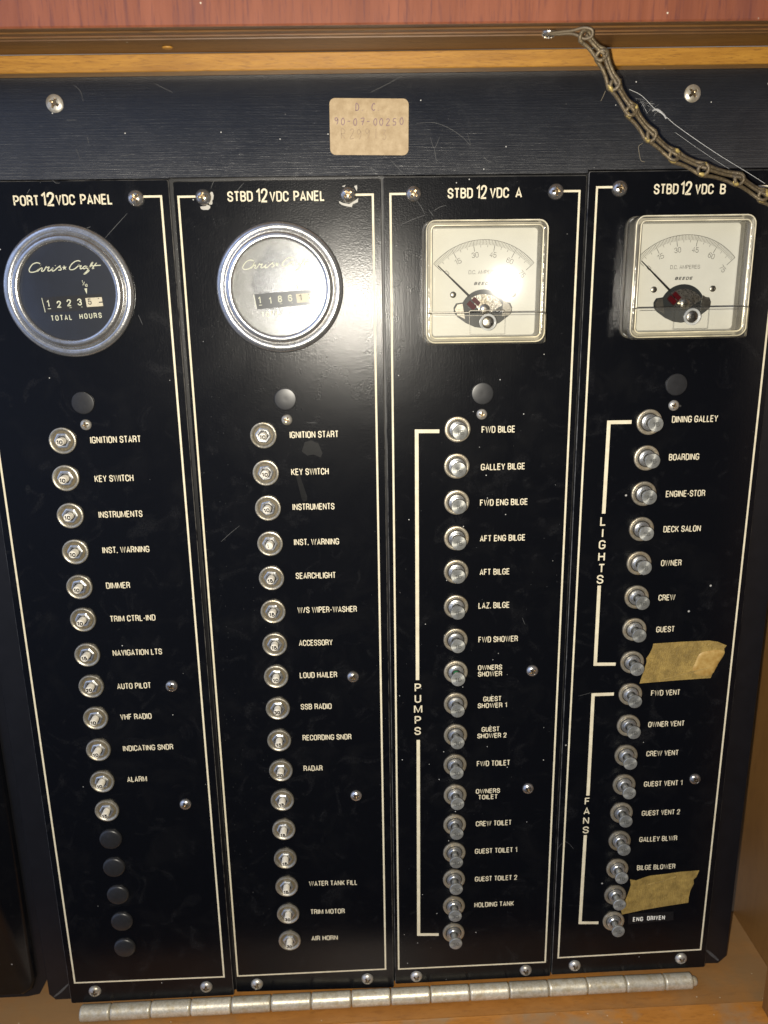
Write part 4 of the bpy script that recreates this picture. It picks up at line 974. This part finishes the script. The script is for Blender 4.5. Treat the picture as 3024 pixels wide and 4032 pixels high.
def hand(s, x0, z0, w, h, lw):
    g = []; n = len(s)
    for i, c_ in enumerate(s):
        for st_ in HAND[c_]:
            jx, jz = random.uniform(-.1, .1), random.uniform(-.1, .1)
            g.append(stroke(smooth_path([(x0 + w * (i + a * 0.85 + jx) / n, z0 + h * (b_ + jz)) for a, b_ in st_], 4) if len(st_) > 2 else [(x0 + w * (i + a * .85) / n, z0 + h * b_) for a, b_ in st_], lw, -0.14 - 0.002 * i))
    return merge(*g)
put('handwriting', mesh('handwriting', *merge(hand('D. C.', -6.4, 7.0, 12.6, 3.0, 0.42), hand('90-07-00250', -16.6, 0.9, 33.6, 2.9, 0.38)), M['pencil']), stk)
put('fainter_handwriting', mesh('fainter_handwriting', *hand('R29913', -13.8, -5.0, 23.5, 4.3, 0.34), M['pencil_faint']), stk)

def tape(label, pts, crease, flap=None):
    x0, z0 = pts[0]
    t = thing('masking_tape', label, 'tape', (x0, ys(3, x0), z0), (0, 0, 0), 'pieces of masking tape')
    part('tape_strip', loft([lift(pts, -0.02), lift(pts, -0.22)], False), M['tape'], t, 3)
    part('crease', tube([(x, -0.24 - 0.4 * math.sin(math.pi * i / (len(crease) * 4 - 4)), z) for i, (x, z) in enumerate(smooth_path(crease, 4))], 0.33, 6), M['tape'], t, 3)
    if flap:
        cx_ = sum(p[0] for p in flap) / len(flap); cz_ = sum(p[1] for p in flap) / len(flap)
        fl = smooth_path(list(flap) + [flap[0]], 3)[:-1]
        part('loose_bubble', loft([lift(fl, -0.24)] + [lift([(cx_ + (x - cx_) * k, cz_ + (z - cz_) * k) for x, z in fl], -0.24 - h) for k, h in ((0.93, 0.35), (0.75, 0.6), (0.45, 0.5), (0.15, 0.55))], False), M['flap'], t, 3, smooth=60)
    return t
tape('torn masking tape with a loose orange bubble, below GUEST', DATA['tape1'], DATA['crease1'], DATA['flap'])
tape('torn masking tape with a creased face, between BILGE BLOWER and ENG DRIVEN', DATA['tape2'], DATA['crease2'])
d4 = DATA['dymo']
dm = thing('embossed_label', 'narrow black embossed strip label reading ENG DRIVEN', 'label', (d4[0][0], ys(3, 0), d4[3][1]))
part('label_strip', loft([lift(d4, -0.02), lift(d4, -0.3)], False), M['dymo'], dm, 3)
(ax, az), (bx, bz) = DATA['dymotext']
part('raised_lettering', merge(text_at('ENG', 3.3, ax + 3.3, az - 0.05, -0.34, 6.4, 0.18, 0, 0.0, 2.2), text_at('DRIVEN', 3.3, ax + 14.8, az + 0.25, -0.34, 11.3, 0.18, 0, 0.0, 1.8)), M['dymo_white'], dm, 3)

# ------------------------------------------------------------------ chain from the header
chn = thing('stay_chain', 'dirty brass double-loop chain hanging down to the right', 'chain', DATA['chain'][0])
J = [Vector(p) for p in DATA['chain']]
J[0] = Vector((84.6, -40.5, 172.5))
TW = [0.0, 0.35, -0.15, 0.25, -0.3, 0.1, 0.3, -0.25, 0.2, -0.1, 0.2]
def link(a, b_, tw):
    d = (b_ - a); L = d.length; d.normalize()
    n = Vector((0, -1, 0)); n = (n - d * n.dot(d)).normalized(); n = Matrix.Rotation(tw, 3, d) @ n; s = d.cross(n)
    out = []
    # a closed loop of wire, bowed out at both ends and folded over its neighbour
    for side in (1, -1):
        for u, w, q in ((-0.14, 0.55, 1.1), (-0.09, 1.7, 1.0), (0.0, 2.4, 0.5), (0.12, 2.2, 0.1), (0.3, 1.75, -0.2), (0.5, 1.6, -0.3), (0.7, 1.75, -0.3), (0.88, 2.2, 0.3), (1.0, 2.45, 0.9), (1.08, 1.9, 1.3), (1.13, 0.6, 1.4))[::side]:
            out.append(a + d * (u * L) + s * (w * side) + n * q)
    return [tuple(p) for p in out]
def inner(a, b_):
    d = (b_ - a); L = d.length; d.normalize(); n = Vector((0, -1, 0)); n = (n - d * n.dot(d)).normalized(); s = d.cross(n)
    return [tuple(a + d * (u * L) + s * w + n * q) for u, w, q in ((0.02, -0.5, 1.5), (0.25, -0.35, 1.0), (0.5, -0.3, 0.8), (0.8, -0.4, 1.0), (1.03, -0.6, 1.9))]
Lx = chn.location / S
for i in range(len(J) - 1):
    p = link(J[i], J[i + 1], TW[i])
    p = smooth_path([tuple(Vector(q) - Lx) for q in p] + [tuple(Vector(p[0]) - Lx)], 3)[:-1]
    lk = put('link', mesh('link', *merge(tube(p, 0.85, 8, True), tube([tuple(Vector(q) - Lx) for q in smooth_path(inner(J[i], J[i + 1]), 3)], 0.8, 8)), M['brass'], None, 60), chn)
    d = (J[i + 1] - J[i]).normalized(); n = Vector((0, -1, 0)); n = (n - d * n.dot(d)).normalized(); s = d.cross(n)
    if i >= 2:
        for sd in (1, -1):
            c0 = J[i] + s * (2.25 * sd) + n * 0.9 - Lx
            put('rubbed_bend', mesh('rubbed_bend', *tube([tuple(c0 - d * 1.6 - s * 0.15 * sd), tuple(c0 + n * .25), tuple(c0 + d * 1.6 - s * 0.1 * sd)], [0.55, 1.0, 0.55], 8), M['gold'], None, 60), lk)
e0 = J[8].lerp(J[9], 0.05) - Lx; e1 = J[9] - Lx
part('brass_clasp', ([tuple(Vector(v_) + Lx) for v_ in tube(smooth_path([tuple(e0 + Vector((0, -1.5, 1.2))), tuple(e0.lerp(e1, .3) + Vector((0, -2.2, 1.4))), tuple(e0.lerp(e1, .7) + Vector((0, -2.2, .8))), tuple(e1 + Vector((0, -1.5, 0)))], 4), [1.2] * 4 + [2.6] * 5 + [1.8] * 4, 12)[0]], tube(smooth_path([(0, 0, 0), (1, 0, 0), (2, 0, 0), (3, 0, 0)], 4), [1] * 13, 12)[1]), M['gold'], chn, smooth=60)
hk = thing('wire_hook', 'bent wire hook under the mahogany board holding the chain', 'hook', (72, -33, 175))
part('wire_bend', tube(smooth_path([(71.0, -34, 175.2), (75, -37, 174.9), (80, -40, 174.6), (84, -42.5, 174.9), (87.2, -43.5, 173.8), (87.4, -42.5, 171.6), (84.8, -41, 171.2), (82.4, -40.2, 172.6), (79.5, -38.5, 173.9), (75, -36.0, 174.4), (72, -34.5, 174.9)], 5), 0.6, 8), M['wire'], hk, smooth=60)
sk = put('screw', SM['mid'], None, (72.0, -31.5, 176.0 + 0.45), (math.radians(-90), 0, 0))
sk.rotation_euler = (math.radians(90), 0, 0)
tag(sk, 'round screw under the mahogany board beside the wire hook', 'screw')

# ------------------------------------------------------------------ cobweb and lint
cw = thing('cobweb', 'thin white cobweb strand between the chain and the top plate', 'cobweb', DATA['cobweb'][0])
P = smooth_path(DATA['cobweb'], 6)
part('strand', merge(tube(P, 0.13, 5), tube(smooth_path([(x + 0.8, y + 1.5, z - 3.0) for x, y, z in DATA['cobweb'][4:]], 4), 0.06, 5)), M['web'], cw)
w0 = DATA['cobweb'][2]; w1 = DATA['cobweb'][3]
part('fluff', tube(smooth_path([(w0[0] - 1.5, w0[1], w0[2] - 0.6), w0, (w0[0] + 1.6, w0[1] - .3, w0[2] - .4), w1, (w1[0] + 1.2, w1[1], w1[2] - 1.6)], 4), 0.42, 6), M['web'], cw)
fz = random.Random(3); g = []
for k in range(14):
    b0 = Vector(DATA['cobweb'][0]).lerp(Vector(DATA['cobweb'][2]), fz.random())
    g.append(tube(smooth_path([tuple(b0 + Vector((fz.uniform(-3, 3), fz.uniform(-.6, .3), fz.uniform(-5, 1)))) for _ in range(3)], 3), 0.035, 4))
part('fine_threads', merge(*g), M['web'], cw)
for pts, lb in zip(DATA['lint'], ('short lint thread left of the chain on the top plate', 'curled lint thread below the chain on the top plate')):
    o = put('lint_thread', mesh('lint_thread', *tube([(x - pts[0][0], -0.15, z - pts[0][1]) for x, z in smooth_path(pts, 5)], 0.13, 5), M['lint']), None, (pts[0][0], 0, pts[0][1]))
    tag(o, lb, 'thread')
